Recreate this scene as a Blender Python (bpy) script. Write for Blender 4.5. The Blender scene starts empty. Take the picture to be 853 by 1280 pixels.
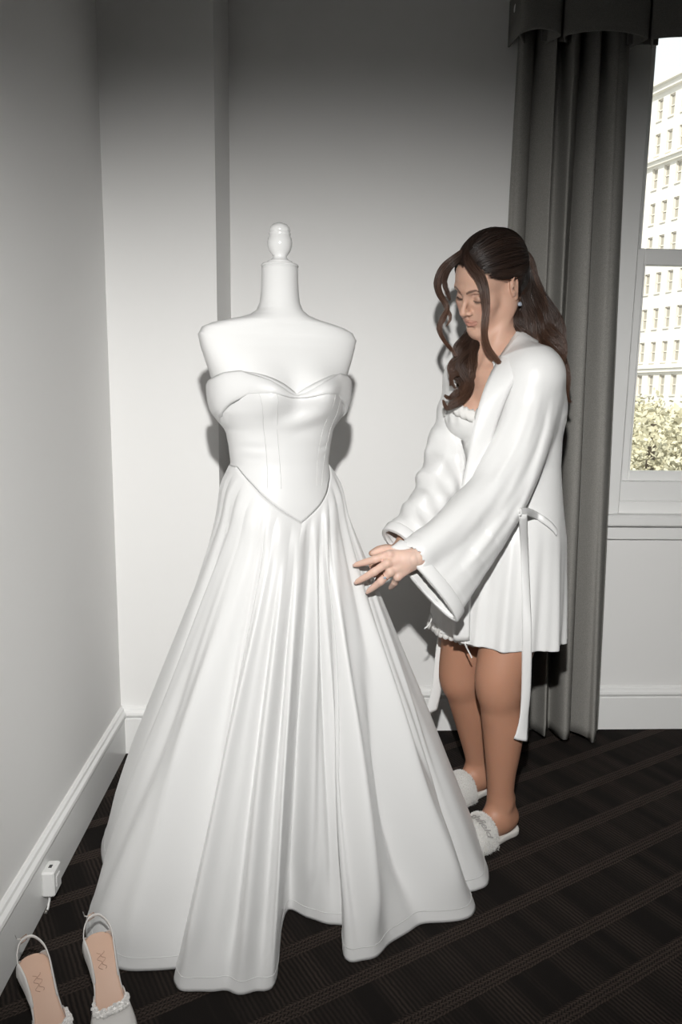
import bpy, math, random
import numpy as np
from mathutils import Vector, Matrix
SC = bpy.context.scene
COL = SC.collection
rng = np.random.default_rng(7)

# ------------------------------------------------------------------ camera
FPX, CX, CY, EYE = 893.0, 426.5, 640.0, 1.25
YAW, PITCH, ROLL = [math.radians(a) for a in (2.6, 8.9, 0.77)]
FW = np.array([math.sin(YAW)*math.cos(PITCH), math.cos(YAW)*math.cos(PITCH), -math.sin(PITCH)])
_r = np.array([math.cos(YAW), -math.sin(YAW), 0.0]); _u = np.cross(_r, FW)
RT = math.cos(ROLL)*_r + math.sin(ROLL)*_u
UP = math.cos(ROLL)*_u - math.sin(ROLL)*_r
EYEP = np.array([0, 0, EYE])
def ray(x, y): return FW + RT*(x-CX)/FPX - UP*(y-CY)/FPX
def onfloor(x, y, z=0.0):
    d = ray(x, y); return EYEP + d*(z-EYE)/d[2]
def at(x, y, Y):
    d = ray(x, y); return EYEP + d*Y/d[1]
def atx(x, y, X):
    d = ray(x, y); return EYEP + d*X/d[0]
cam = bpy.data.cameras.new('camera'); cam_o = bpy.data.objects.new('camera', cam); COL.objects.link(cam_o)
cam.sensor_fit = 'VERTICAL'; cam.sensor_height = 36.0; cam.lens = 36.0*FPX/1280.0; cam.clip_start = 0.05; cam.clip_end = 400
cam_o.matrix_world = Matrix(((RT[0], UP[0], -FW[0], 0), (RT[1], UP[1], -FW[1], 0), (RT[2], UP[2], -FW[2], EYE), (0, 0, 0, 1)))
SC.camera = cam_o

# ------------------------------------------------------------------ light
w = bpy.data.worlds.new('sky'); SC.world = w; w.use_nodes = True
bg = w.node_tree.nodes['Background']; bg.inputs[0].default_value = (0.95, 0.98, 1.0, 1); bg.inputs[1].default_value = 1.3
sun = bpy.data.lights.new('sun', 'SUN'); sun.energy = 4.6; sun.angle = math.radians(1); sun.color = (1.0, .95, .86)
sun_o = bpy.data.objects.new('sun', sun); COL.objects.link(sun_o)
sun_o.rotation_euler = Vector((0.45, 0.72, -0.62)).to_track_quat('-Z', 'Y').to_euler()
# the photographer's flash, held above the lens
FLASH = 82.0
fl = bpy.data.lights.new('camera_flash', 'SPOT'); fl.energy = FLASH; fl.shadow_soft_size = 0.02
fl.spot_size = math.radians(82); fl.spot_blend = 1.0; fl.color = (1.0, .99, .965)
fl.use_nodes = True; nt = fl.node_tree
em = nt.nodes['Emission']; fo = nt.nodes.new('ShaderNodeLightFalloff'); fo.inputs['Strength'].default_value = 1.0
nt.links.new(fo.outputs['Linear'], em.inputs['Strength'])
fl_o = bpy.data.objects.new('camera_flash', fl); COL.objects.link(fl_o)
fp = EYEP + UP*0.34 + RT*0.0
fl_o.location = fp
_aim = at(440, 735, 2.3) - fp
fl_o.rotation_euler = Vector(_aim).to_track_quat('-Z', 'Y').to_euler()
fl_o.scale = (2.6, 1, 1)
vs = SC.view_settings; vs.view_transform = 'Standard'; vs.look = 'None'; vs.exposure = 0.0; vs.gamma = 1.0; vs.use_curve_mapping = False

# ------------------------------------------------------------------ helpers
def mat(name, color=(.8, .8, .8), rough=.5, spec=.5, metal=0.0, bump=None, noise=None, **kw):
    m = bpy.data.materials.new(name); m.use_nodes = True
    n = m.node_tree; b = n.nodes['Principled BSDF']
    b.inputs['Base Color'].default_value = (*color, 1); b.inputs['Roughness'].default_value = rough
    b.inputs['Specular IOR Level'].default_value = spec; b.inputs['Metallic'].default_value = metal
    for k, v in kw.items(): b.inputs[k.replace('_', ' ')].default_value = v
    tc = n.nodes.new('ShaderNodeTexCoord')
    if noise:                      # (scale, amount, detail) : colour mottling
        nz = n.nodes.new('ShaderNodeTexNoise'); nz.inputs['Scale'].default_value = noise[0]; nz.inputs['Detail'].default_value = noise[2]
        n.links.new(tc.outputs['Object'], nz.inputs['Vector'])
        mr = n.nodes.new('ShaderNodeMapRange'); mr.inputs['From Min'].default_value = .3; mr.inputs['From Max'].default_value = .7
        mr.inputs['To Min'].default_value = 1-noise[1]; mr.inputs['To Max'].default_value = 1+noise[1]
        n.links.new(nz.outputs['Fac'], mr.inputs['Value'])
        mx = n.nodes.new('ShaderNodeVectorMath'); mx.operation = 'SCALE'; mx.inputs[0].default_value = color
        n.links.new(mr.outputs[0], mx.inputs['Scale']); n.links.new(mx.outputs[0], b.inputs['Base Color'])
    if bump:                       # (scale, strength, distance)
        nz = n.nodes.new('ShaderNodeTexNoise'); nz.inputs['Scale'].default_value = bump[0]; nz.inputs['Detail'].default_value = 4
        n.links.new(tc.outputs['Object'], nz.inputs['Vector'])
        bp = n.nodes.new('ShaderNodeBump'); bp.inputs['Strength'].default_value = bump[1]; bp.inputs['Distance'].default_value = bump[2]
        n.links.new(nz.outputs['Fac'], bp.inputs['Height']); n.links.new(bp.outputs[0], b.inputs['Normal'])
    return m
def add(name, V, F, m, parent=None, smooth=True, solid=0, kind=None, sub=0, cols=None, auto=False):
    me = bpy.data.meshes.new(name)
    me.from_pydata([tuple(map(float, v)) for v in V], [], [tuple(int(i) for i in f) for f in F])
    me.update()
    if cols is not None:
        ca = me.color_attributes.new('tint', 'FLOAT_COLOR', 'POINT')
        ca.data.foreach_set('color', np.asarray(cols, dtype=np.float32).ravel())
    if smooth: me.polygons.foreach_set('use_smooth', [True]*len(me.polygons))
    o = bpy.data.objects.new(name, me); COL.objects.link(o)
    if m: me.materials.append(m)
    if parent: o.parent = parent
    if solid:
        md = o.modifiers.new('thickness', 'SOLIDIFY'); md.thickness = solid; md.offset = 0
    if sub:
        md = o.modifiers.new('smooth', 'SUBSURF'); md.levels = sub; md.render_levels = sub
    if kind: o['kind'] = kind
    return o
def gridfaces(n, m, cu=False, cv=False, flip=False):
    i, j = np.meshgrid(np.arange(n if cu else n-1), np.arange(m if cv else m-1), indexing='ij')
    i = i.ravel(); j = j.ravel(); i2 = (i+1) % n; j2 = (j+1) % m
    f = np.stack([i*m+j, i*m+j2, i2*m+j2, i2*m+j], 1)
    return f[:, ::-1] if flip else f
def grid(name, P, m, parent=None, cu=False, cv=False, flip=False, **kw):
    P = np.asarray(P); n, k = P.shape[:2]
    return add(name, P.reshape(-1, 3), gridfaces(n, k, cu, cv, flip), m, parent, **kw)
class MB:
    """collects simple shapes, then builds ONE mesh"""
    def __init__(s): s.V = []; s.F = []; s.n = 0
    def put(s, V, F):
        V = np.asarray(V, float)
        s.V.append(V); s.F += [tuple(int(i)+s.n for i in f) for f in F]; s.n += len(V); return s
    def box(s, a, b, bev=0.0):
        a = np.array(a, float); b = np.array(b, float); lo = np.minimum(a, b); hi = np.maximum(a, b)
        bev = min(bev, .45*float((hi-lo).min()))
        if bev <= 0:
            V = [(x, y, z) for x in (lo[0], hi[0]) for y in (lo[1], hi[1]) for z in (lo[2], hi[2])]
            return s.put(V, [(0, 1, 3, 2), (4, 6, 7, 5), (0, 4, 5, 1), (2, 3, 7, 6), (0, 2, 6, 4), (1, 5, 7, 3)])
        V = []; idx = {}
        for cx in (0, 1):
            for cy in (0, 1):
                for cz in (0, 1):
                    c = (cx, cy, cz); p = np.where(c, hi, lo); q = np.where(c, hi-bev, lo+bev)
                    for ax in range(3):
                        v = q.copy(); v[ax] = p[ax]; idx[(c, ax)] = len(V); V.append(v)
        F = []
        for ax in range(3):
            o1, o2 = (ax+1) % 3, (ax+2) % 3
            for s0 in (0, 1):
                f = []
                for (p1, p2) in ((0, 0), (1, 0), (1, 1), (0, 1)):
                    c = [0, 0, 0]; c[ax] = s0; c[o1] = p1; c[o2] = p2; f.append(idx[(tuple(c), ax)])
                F.append(f if s0 else f[::-1])
            for p1 in (0, 1):
                for p2 in (0, 1):
                    c0 = [0, 0, 0]; c0[o1] = p1; c0[o2] = p2; c1 = list(c0); c1[ax] = 1
                    f = [idx[(tuple(c0), o1)], idx[(tuple(c1), o1)], idx[(tuple(c1), o2)], idx[(tuple(c0), o2)]]
                    F.append(f if p1 == p2 else f[::-1])
        for cx in (0, 1):
            for cy in (0, 1):
                for cz in (0, 1):
                    c = (cx, cy, cz); f = [idx[(c, 0)], idx[(c, 1)], idx[(c, 2)]]
                    F.append(f if (cx+cy+cz) % 2 == 1 else f[::-1])
        return s.put(V, F)
    def tube(s, P, r, k=8, cap=True, flat=1.0):
        P = np.asarray(P, float); n = len(P); r = np.broadcast_to(np.asarray(r, float), (n,))
        T = np.gradient(P, axis=0); T /= np.linalg.norm(T, axis=1)[:, None]+1e-12
        a = np.array([0, 0, 1.0]) if abs(T[0][2]) < .9 else np.array([1.0, 0, 0])
        N = np.cross(T[0], a); N /= np.linalg.norm(N); R = []
        for i in range(n):
            N = N-T[i]*(N@T[i]); N /= np.linalg.norm(N)+1e-12; B = np.cross(T[i], N)
            th = np.arange(k)*2*np.pi/k
            R.append(P[i]+r[i]*(np.cos(th)[:, None]*N+flat*np.sin(th)[:, None]*B))
        V = np.concatenate(R); F = list(map(tuple, gridfaces(n, k, False, True)))
        if cap: F += [tuple(range(k)), tuple(range((n-1)*k, n*k))[::-1]]
        return s.put(V, F)
    def lathe(s, prof, c=(0, 0, 0), k=32):
        th = np.arange(k)*2*np.pi/k; V = []
        for r, z in prof: V += [(c[0]+r*math.cos(t), c[1]+r*math.sin(t), c[2]+z) for t in th]
        n = len(prof); F = list(map(tuple, gridfaces(n, k, False, True)))
        F += [tuple(range(k))[::-1], tuple(range((n-1)*k, n*k))]
        return s.put(V, F)
    def build(s, name, m, parent=None, **kw):
        V = np.concatenate(s.V) if s.V else np.zeros((0, 3))
        return add(name, V, s.F, m, parent, **kw)
def thing(name, label, cat, loc=(0, 0, 0), group=None):
    o = bpy.data.objects.new(name, None); COL.objects.link(o); o.location = loc; o.empty_display_size = .1
    o['label'] = label; o['category'] = cat
    if group: o['group'] = group
    return o
def tag(o, label, cat=None, group=None):
    o['label'] = label
    if cat: o['category'] = cat
    if group: o['group'] = group
    return o
def st(o): o['kind'] = 'structure'; return o
def catmull(P, n, closed=False):
    """uniform Catmull-Rom through the rows of P, n samples per span"""
    P = np.asarray(P, float); k = len(P)
    Q = np.vstack([P[-1], P, P[0], P[1]]) if closed else np.vstack([2*P[0]-P[1], P, 2*P[-1]-P[-2]])
    out = []
    for i in range(k if closed else k-1):
        a, b, c, d = Q[i:i+4]
        for t in np.linspace(0, 1, n, endpoint=False):
            out.append(.5*((2*b)+(-a+c)*t+(2*a-5*b+4*c-d)*t*t+(-a+3*b-3*c+d)*t**3))
    if not closed: out.append(P[-1])
    return np.array(out)
def sstep(a, b, x):
    t = np.clip((x-a)/(b-a), 0, 1); return t*t*(3-2*t)

# ------------------------------------------------------------------ materials
WALL = mat('wall_paint', (.79, .785, .775), .55, .3, bump=(160, .06, .002))
TRIM = mat('trim_paint', (.80, .80, .79), .35, .4)
CEIL = mat('ceiling_paint', (.6, .6, .59), .8, .2)
SATIN = mat('ivory_satin', (.72, .72, .717), .36, .45, Sheen_Weight=.15, Sheen_Roughness=.4)
SATIN2 = mat('bodice_satin', (.73, .73, .727), .42, .45)
FORM = mat('mannequin_jersey', (.77, .77, .765), .8, .2, bump=(900, .25, .001))
GLOSSW = mat('white_lacquer', (.84, .84, .835), .18, .5)
CURT = mat('curtain_linen', (.24, .233, .217), .85, .15, noise=(420, .22, 3), bump=(700, .3, .001))
VAL = mat('valance_linen', (.17, .165, .153), .85, .15, noise=(420, .2, 3), bump=(700, .3, .001))

# ------------------------------------------------------------------ the room
XL, XR, YB, YF, ZC = -0.66, 3.3, 2.58, -2.9, 2.95
YP, XP = 2.42, -0.292                         # front face and right edge of the projecting pier
def carpet():
    m = bpy.data.materials.new('patterned_carpet'); m.use_nodes = True; n = m.node_tree; L = n.links.new
    b = n.nodes['Principled BSDF']; b.inputs['Roughness'].default_value = .95; b.inputs['Specular IOR Level'].default_value = .08
    tc = n.nodes.new('ShaderNodeTexCoord'); mp = n.nodes.new('ShaderNodeMapping'); mp.vector_type = 'POINT'
    mp.inputs['Rotation'].default_value = (0, 0, -math.radians(28.5)); L(tc.outputs['Object'], mp.inputs['Vector'])
    sp = n.nodes.new('ShaderNodeSeparateXYZ'); L(mp.outputs[0], sp.inputs[0])
    def M(op, a, c=None, cl=False):
        x = n.nodes.new('ShaderNodeMath'); x.operation = op; x.use_clamp = cl
        for i, v in enumerate((a, c)):
            if v is None: continue
            if isinstance(v, (int, float)): x.inputs[i].default_value = v
            else: L(v, x.inputs[i])
        return x.outputs[0]
    def noise(vec, scale, det=3):
        z = n.nodes.new('ShaderNodeTexNoise'); z.inputs['Scale'].default_value = scale; z.inputs['Detail'].default_value = det
        L(vec, z.inputs['Vector']); return z.outputs['Fac']
    u, v = sp.outputs[0], sp.outputs[1]
    wob = M('MULTIPLY', M('SUBTRACT', noise(mp.outputs[0], 60), .5), .006)
    v2 = M('ADD', v, wob); u2 = M('ADD', u, wob)
    vv = M('DIVIDE', M('SUBTRACT', v2, .993), .147)
    fr = M('FRACT', M('ADD', vv, 40.0)); cell = M('FLOOR', vv)
    d = M('ABSOLUTE', M('SUBTRACT', fr, .13))
    band = M('LESS_THAN', d, .13)
    # chevron cords inside the band
    chev = M('SINE', M('MULTIPLY', M('ADD', u2, M('MULTIPLY', M('ABSOLUTE', M('SUBTRACT', M('FRACT', M('MULTIPLY', fr, 11.5)), .5)), .016)), 700.0))
    cord = M('SINE', M('MULTIPLY', fr, 2*math.pi*15))
    bt = M('ADD', M('MULTIPLY', chev, .34), M('MULTIPLY', cord, .28))
    bandv = M('ADD', .52, bt)
    # ribs between the bands, in groups
    rib = M('SINE', M('MULTIPLY', u2, 2*math.pi/.0105))
    cv = n.nodes.new('ShaderNodeCombineXYZ'); L(M('MULTIPLY', u, 14.0), cv.inputs[0]); L(M('MULTIPLY', cell, 3.7), cv.inputs[1])
    grp = M('SUBTRACT', noise(cv.outputs[0], 1.0, 1), .38)
    ribv = M('MULTIPLY', M('ADD', M('MULTIPLY', rib, .5), .5), M('MULTIPLY', grp, 2.6, ), False)
    ribv = M('MAXIMUM', ribv, 0.0)
    fib = noise(tc.outputs['Object'], 900, 2)
    val = M('ADD', M('MULTIPLY', band, bandv), M('MULTIPLY', M('SUBTRACT', 1.0, band), M('MULTIPLY', ribv, .70)))
    val = M('MULTIPLY', val, M('ADD', .55, M('MULTIPLY', fib, .9)))
    cr = n.nodes.new('ShaderNodeMix'); cr.data_type = 'RGBA'
    cr.inputs['A'].default_value = (.0135, .0115, .0105, 1); cr.inputs['B'].default_value = (.082, .062, .052, 1)
    L(val, cr.inputs['Factor']); L(cr.outputs['Result'], b.inputs['Base Color'])
    hh = M('ADD', val, M('MULTIPLY', fib, .5)); bp = n.nodes.new('ShaderNodeBump'); bp.inputs['Distance'].default_value = .004
    bp.inputs['Strength'].default_value = .9; L(hh, bp.inputs['Height']); L(bp.outputs[0], b.inputs['Normal'])
    return m
CARPET = carpet()
st(MB().box((XL-.2, YF-.2, -.1), (XR+.2, YB+.3, 0)).build('floor', CARPET, smooth=False))
st(MB().box((XL-.2, YF-.2, ZC), (XR+.2, YB+.3, ZC+.1)).build('ceiling', CEIL, smooth=False))
st(MB().box((XL-.12, YF-.12, 0), (XL, YB+.25, ZC)).build('wall_left', WALL, smooth=False))
st(MB().box((XR, YF-.12, 0), (XR+.12, YB+.25, ZC)).build('wall_right', WALL, smooth=False))
st(MB().box((XL-.12, YF-.12, 0), (XR+.12, YF, ZC)).build('wall_front', WALL, smooth=False))
_pq = [(XL, YP), (XP-.012, YP), (XP+.016, YB), (XL, YB)]
st(MB().put([(x, y, z) for z in (0, ZC) for x, y in _pq], [(0, 1, 2, 3), (4, 5, 6, 7), (0, 1, 5, 4), (1, 2, 6, 5), (2, 3, 7, 6), (3, 0, 4, 7)]).build('trim_1', WALL, smooth=False))           # projecting pier
WX0, WX1, WZ0, WZ1 = 1.135, 2.02, .815, 2.62    # window opening in the wall
wb = MB().box((XL, YB, 0), (WX0, YB+.16, ZC)).box((WX1, YB, 0), (XR, YB+.16, ZC))
wb.box((WX0, YB, 0), (WX1, YB+.16, WZ0)).box((WX0, YB, WZ1), (WX1, YB+.16, ZC))
st(wb.build('wall_back', WALL, smooth=False))
def baseboard(name, a, b, nrm):
    a = np.array(a, float); b = np.array(b, float); n_ = np.array(nrm, float)
    prof = [(0, 0), (.016, 0), (.016, .128), (.012, .131), (.012, .134), (.020, .138), (.023, .146), (.021, .154), (.013, .160), (.011, .167), (.004, .172), (0, .172)]
    P = []
    for e in (a, b): P.append([np.array([*(e+n_*d), z]) for d, z in prof])
    o = grid(name, np.array(P), TRIM, cv=True, smooth=False); return st(o)
baseboard('baseboard_left', (XL, YF), (XL, YP), (1, 0))
baseboard('baseboard_pier', (XL, YP), (XP+.02, YP), (0, -1))
baseboard('baseboard_back', (XP, YB), (XR, YB), (0, -1))

# window: frame, sashes, panes, stool and apron
win = st(MB().box((WX0-.002, YB+.005, WZ0), (WX0+.022, YB+.16, WZ1)).box((WX1-.022, YB+.005, WZ0), (WX1+.002, YB+.16, WZ1))
         .box((WX0, YB+.005, WZ1-.022), (WX1, YB+.16, WZ1)).box((WX0, YB+.03, WZ0), (WX1, YB+.16, WZ0+.03)).build('window_1', TRIM, smooth=False))
GL = bpy.data.materials.new('window_glass'); GL.use_nodes = True
_n = GL.node_tree; _n.nodes.clear(); _o = _n.nodes.new('ShaderNodeOutputMaterial'); _t = _n.nodes.new('ShaderNodeBsdfTransparent'); _t.inputs[0].default_value = (.95, .97, .96, 1)
_g = _n.nodes.new('ShaderNodeBsdfGlossy'); _g.inputs['Roughness'].default_value = .02; _f = _n.nodes.new('ShaderNodeFresnel'); _x = _n.nodes.new('ShaderNodeMixShader')
_n.links.new(_f.outputs[0], _x.inputs[0]); _n.links.new(_t.outputs[0], _x.inputs[1]); _n.links.new(_g.outputs[0], _x.inputs[2]); _n.links.new(_x.outputs[0], _o.inputs[0])
def sash(z0, z1, y, wl, bot, top):
    x0, x1 = WX0+.022, WX1-.022
    s = MB().box((x0, y, z0), (x0+wl, y+.034, z1), .003).box((x1-wl, y, z0), (x1, y+.034, z1), .003)
    s.box((x0+wl, y+.001, z0), (x1-wl, y+.033, z0+bot), .003).box((x0+wl, y+.001, z1-top), (x1-wl, y+.033, z1), .003)
    s.box((x0+wl, y+.006, z0+bot), (x0+wl+.007, y+.026, z1-top)).box((x1-wl-.007, y+.006, z0+bot), (x1-wl, y+.026, z1-top))
    so = s.build('sash', TRIM, win, smooth=False)
    MB().box((x0+wl-.003, y+.014, z0+bot-.003), (x1-wl+.003, y+.018, z1-top+.003)).build('pane', GL, so, smooth=False)
    return so
sash(.965, 1.800, YB+.035, .038, .038, .056)
sash(1.757, 2.60, YB+.085, .040, .045, .045)
MB().box((WX0, YB+.004, .892), (WX1, YB+.075, .967), .004).box((WX0, YB-.002, .846), (WX1, YB+.075, .894), .003).build('sill_block', TRIM, win, smooth=False)
MB().box((WX0-.09, YB-.055, .806), (WX1+.09, YB+.03, .848), .006).build('stool', TRIM, win, smooth=False)
MB().box((WX0-.07, YB-.022, .752), (WX1+.07, YB, .802), .003).build('apron', TRIM, win, smooth=False)
MB().box((WX1-.02, YB-.02, .848), (WX1+.07, YB, 2.70), .004).box((WX0-.07, YB-.02, 2.62), (WX1+.07, YB, 2.70), .004).box((WX0-.07, YB-.02, .848), (WX0+.01, YB, 2.70), .004).build('casing', TRIM, win, smooth=False)
MB().box((WX0+.30, YB+.028, 1.806), (WX0+.36, YB+.062, 1.82), .003).build('sash_lock', mat('dull_brass', (.5, .42, .25), .35, metal=1), win, smooth=False)

# ------------------------------------------------------------------ outside
STONE = mat('cream_stone', (.80, .765, .70), .8, .1, noise=(.5, .05, 3))
STONE2 = mat('window_recess', (.72, .67, .60), .8, .1)
PANE = mat('distant_glass', (.42, .39, .34), .3, .4)
def facade():
    t = thing('office_building', 'cream stone office block with rows of tall windows seen through the window', 'building')
    O = at(831, 470, 70.0); ang = math.radians(-69); ax = np.array([math.cos(ang), math.sin(ang), 0]); nz = np.array([math.sin(ang), -math.cos(ang), 0])
    t.location = (*O[:2], -16); B = Vector(t.location)
    def P(a, z, d=0): return O*np.array([1, 1, 0])+ax*a+nz*d+np.array([0, 0, z])-np.array(B)
    def blk(mb, a0, a1, z0, z1, d0, d1):
        V = [P(a, z, d) for a in (a0, a1) for d in (d0, d1) for z in (z0, z1)]
        mb.put(V, [(0, 1, 3, 2), (4, 6, 7, 5), (0, 4, 5, 1), (2, 3, 7, 6), (0, 2, 6, 4), (1, 5, 7, 3)])
    A0, A1, dc = -15, 15, 1.42
    rows = [at(831, y, 70.0)[2] for y in (620, 574, 528, 481, 439, 396, 350, 302, 258, 212, 167, 121)]
    ww, wh = .68, 2.0
    back = MB(); blk(back, A0, A1, -16, 34, -8, -.35); back.build('wall', STONE, t, smooth=False)
    pr = MB()
    cols_ = np.arange(A0+1.2, A1-1, dc)
    for c in np.append(cols_, A1-.2): blk(pr, c-(dc-ww)/2, c+(dc-ww)/2, -16, 34, -.35, 0)
    pr.build('pier', STONE, t, smooth=False)
    spn = MB()
    for k, z in enumerate(rows): blk(spn, A0, A1, z+wh/2, (rows[k+1] if k+1 < len(rows) else 36)-wh/2, -.35, -.02)
    blk(spn, A0, A1, -16, rows[0]-wh/2, -.35, -.02); spn.build('spandrel', STONE, t, smooth=False)
    for z, h, o in ((rows[3]+wh/2+.25, .35, .35), (rows[3]+wh/2+.6, .2, .55), (rows[9]+wh/2+.15, .35, .4), (rows[9]+wh/2+.5, .2, .7), (rows[11]+wh/2+.5, .5, .5), (rows[11]+wh/2+1.0, .3, .9)):
        c_ = MB(); blk(c_, A0-.3, A1+.3, z, z+h, -.2, o); c_.build('cornice', STONE, t, smooth=False)
    a, b_ = rows[11]+wh/2+1.3, 36
    # cut everything above the roof cornice by keeping the body only to the roof
    for ch in t.children:
        for v in ch.data.vertices:
            if v.co.z > a-B.z: v.co.z = a-B.z+(.15 if ch.name.startswith('cornice') else 0)
    first = None; n = 0
    for z in rows[1:12]:
        for c in cols_[:-1]+dc/2:
            x = proj_px(P(c, z, -.3)+np.array(B))
            if not (760 < x[0] < 900 and 20 < x[1] < 640): continue
            if first is None:
                f = MB(); q = P(0, 0, 0)
                def bq(mb, a0, a1, z0, z1, d0, d1):
                    V = [ax*a+nz*d+np.array([0, 0, zz]) for a in (a0, a1) for d in (d0, d1) for zz in (z0, z1)]
                    mb.put(V, [(0, 1, 3, 2), (4, 6, 7, 5), (0, 4, 5, 1), (2, 3, 7, 6), (0, 2, 6, 4), (1, 5, 7, 3)])
                bq(f, -ww/2, ww/2, wh/2-.1, wh/2, -.34, -.2); bq(f, -ww/2, ww/2, -wh/2-.1, -wh/2+.08, -.34, .12); bq(f, -ww/2, -ww/2+.1, -wh/2, wh/2, -.34, -.2)
                bq(f, ww/2-.1, ww/2, -wh/2, wh/2, -.34, -.2); bq(f, -ww/2, ww/2, -.05, .05, -.34, -.2)
                fo_ = f.build('window', STONE2, t, smooth=False); g = MB(); bq(g, -ww/2+.1, ww/2-.1, -wh/2+.08, wh/2-.1, -.345, -.28)
                go = g.build('pane', PANE, fo_, smooth=False); first = (fo_, go); fo_.location = P(c, z, 0)
            else:
                o = first[0].copy(); COL.objects.link(o); o.location = P(c, z, 0); o.parent = t
                g = first[1].copy(); COL.objects.link(g); g.parent = o
            n += 1
def proj_px(p):
    d = np.asarray(p, float)-EYEP; z = d@FW
    return (CX+FPX*(d@RT)/z, CY-FPX*(d@UP)/z)
facade()
st(MB().box((-60, 8, -16.2), (90, 130, -16)).build('street_ground', mat('asphalt', (.30, .29, .28), .9, .1), smooth=False))
LEAF = mat('pale_leaves', (.60, .56, .42), .6, .2, noise=(1.5, .22, 2)); BARK = mat('bark', (.16, .13, .10), .9)
def tree(x, y, Y, R, label):
    c = at(x, y, Y); t = thing('street_tree', label, 'tree', (c[0], c[1], -16), 'trees in the street outside')
    MB().tube([(0, 0, 0), (.1, 0, 6), (-.1, .1, 11), (0, 0, c[2]+16)], [.35, .28, .22, .1], 10).build('trunk', BARK, t)
    n = 5200; th = rng.uniform(0, 2*np.pi, n); ph = np.arccos(rng.uniform(-1, 1, n)); rr = rng.uniform(.72, 1.03, n)
    lob = 1+.14*np.sin(3*th+R*3)*np.sin(4*ph)+.12*np.sin(7*th)*np.sin(6*ph)
    C_ = np.stack([R*rr*lob*np.sin(ph)*np.cos(th), R*rr*lob*np.sin(ph)*np.sin(th), R*.85*rr*lob*np.cos(ph)], 1)+[0, 0, c[2]+16-.8*R]
    a = rng.normal(size=(n, 3)); a /= np.linalg.norm(a, axis=1)[:, None]; b = rng.normal(size=(n, 3)); b = np.cross(a, b); b /= np.linalg.norm(b, axis=1)[:, None]
    s = rng.uniform(.10, .20, n)[:, None]*R/3
    V = np.stack([C_-a*s, C_-b*s*.6, C_+a*s, C_+b*s*.6], 1).reshape(-1, 3); F = np.arange(4*n).reshape(n, 4)
    add('foliage', V, F, LEAF, t, smooth=False, kind='stuff')
tree(862, 515, 30, 3.6, 'pale leafy street tree filling the lower window pane at the right')
tree(818, 530, 22, 1.9, 'smaller pale leafy street tree at the lower left of the window pane')
tree(792, 500, 44, 3.2, 'farther pale leafy street tree against the office building foot')

# ------------------------------------------------------------------ curtain and valance
def curtain():
    t = thing('curtain', 'long grey linen curtain in deep folds beside the window', 'curtain', (.87, 2.47, 0))
    n, mz = 520, 60; s = np.linspace(0, 1, n); zz = np.linspace(.035, 2.50, mz); P = np.zeros((mz, n, 3))
    knots = np.array([0, .10, .20, .30, .40, .49, .58, .67, .76, .84, .92, 1.0])
    amp = np.array([-.004, .012, -.034, .034, -.042, .034, -.034, .040, -.034, .022, .036, -.020])*1.1
    for i, z in enumerate(zz):
        h = z/2.45; k2 = knots+.012*np.sin(3.1*h+knots*17); k2[0] = 0; k2[-1] = 1
        a2 = amp*(1+.35*np.sin(2.3*h+knots*23))*(1.12-.30*h)
        j = np.clip(np.searchsorted(k2, s, side='right')-1, 0, len(k2)-2); f = (s-k2[j])/(k2[j+1]-k2[j])
        g = f*f*(3-2*f); yo = a2[j]*(1-g)+a2[j+1]*g; kk_ = np.hanning(27); kk_ /= kk_.sum(); yo = np.convolve(np.pad(yo, 13, 'edge'), kk_, 'valid')
        x0 = .675-.075*h+.055*h*h; x1 = 1.08-.055*h
        x = x0+(x1-x0)*s+.006*np.sin(s*46+h*1.2)
        P[i, :, 0] = x-.87; P[i, :, 1] = -yo*1.15-.01; P[i, :, 2] = z+.006*np.sin(s*40)*(1-h)*(i < 3)
    grid('fabric', P, CURT, t, solid=.004)
    e = P[:, -1]; MB().tube(e, .004, 6).build('edge_trim', CURT, t)
    MB().tube([(-.22, .02, 2.50), (1.1, .02, 2.50)], .012, 10).build('rail', TRIM, t)
curtain()
def valance():
    t = thing('valance', 'grey box pleated fabric valance above the window', 'valance', (.657, 2.385, 2.378))
    bx = .0
    segs = [(.0, .112, .02), (.124, .388, 0), (.400, .90, 0), (.912, 1.40, 0), (1.412, 1.66, .02)]
    for i, (a, b, fl_) in enumerate(segs):
        n = 60; u = np.linspace(0, 1, n); P = []
        for z in np.linspace(0, .46, 12):
            h = 1-z/.46
            x = a+(b-a)*u; y = -.016*h*(1-((2*u-1)**8))-.012*np.sin(u*np.pi)*h*(.6+.4*math.sin(i*2.1))
            xs = [a+.03, a+.006]+list(x)+[b-.006, b-.03]; ys = [.055, .012]+list(y)+[.012, .055]
            xs = np.array(xs)+(-.016*h if i == 0 else 0)*(1-np.linspace(0, 1, n+4))
            zb = z-.004*np.cos(np.linspace(0, 2*np.pi, n+4))*h
            P.append(np.stack([xs, ys, zb], 1))
        grid('pleated_panel', np.array(P), VAL, t, solid=.005)
    for a in (.118, .394, .906, 1.406):
        MB().box((a-.05, .045, .002), (a+.05, .05, .455)).build('pleat_backing', VAL, t, smooth=False)
    for a, s_ in ((.0, -1), (1.66, 1)):
        P = [[(a+s_*(-.0)-.012*(1-z/.46)*(1-k) if s_ < 0 else a, -.0+.19*k, z+.045*k*(1-z/.46)) for k in np.linspace(0, 1, 8)] for z in np.linspace(0, .46, 8)]
        grid('return_panel', np.array(P), VAL, t, solid=.005)
    MB().box((-.02, .0, .43), (1.65, .195, .455)).build('board', TRIM, t, smooth=False)
valance()

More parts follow.
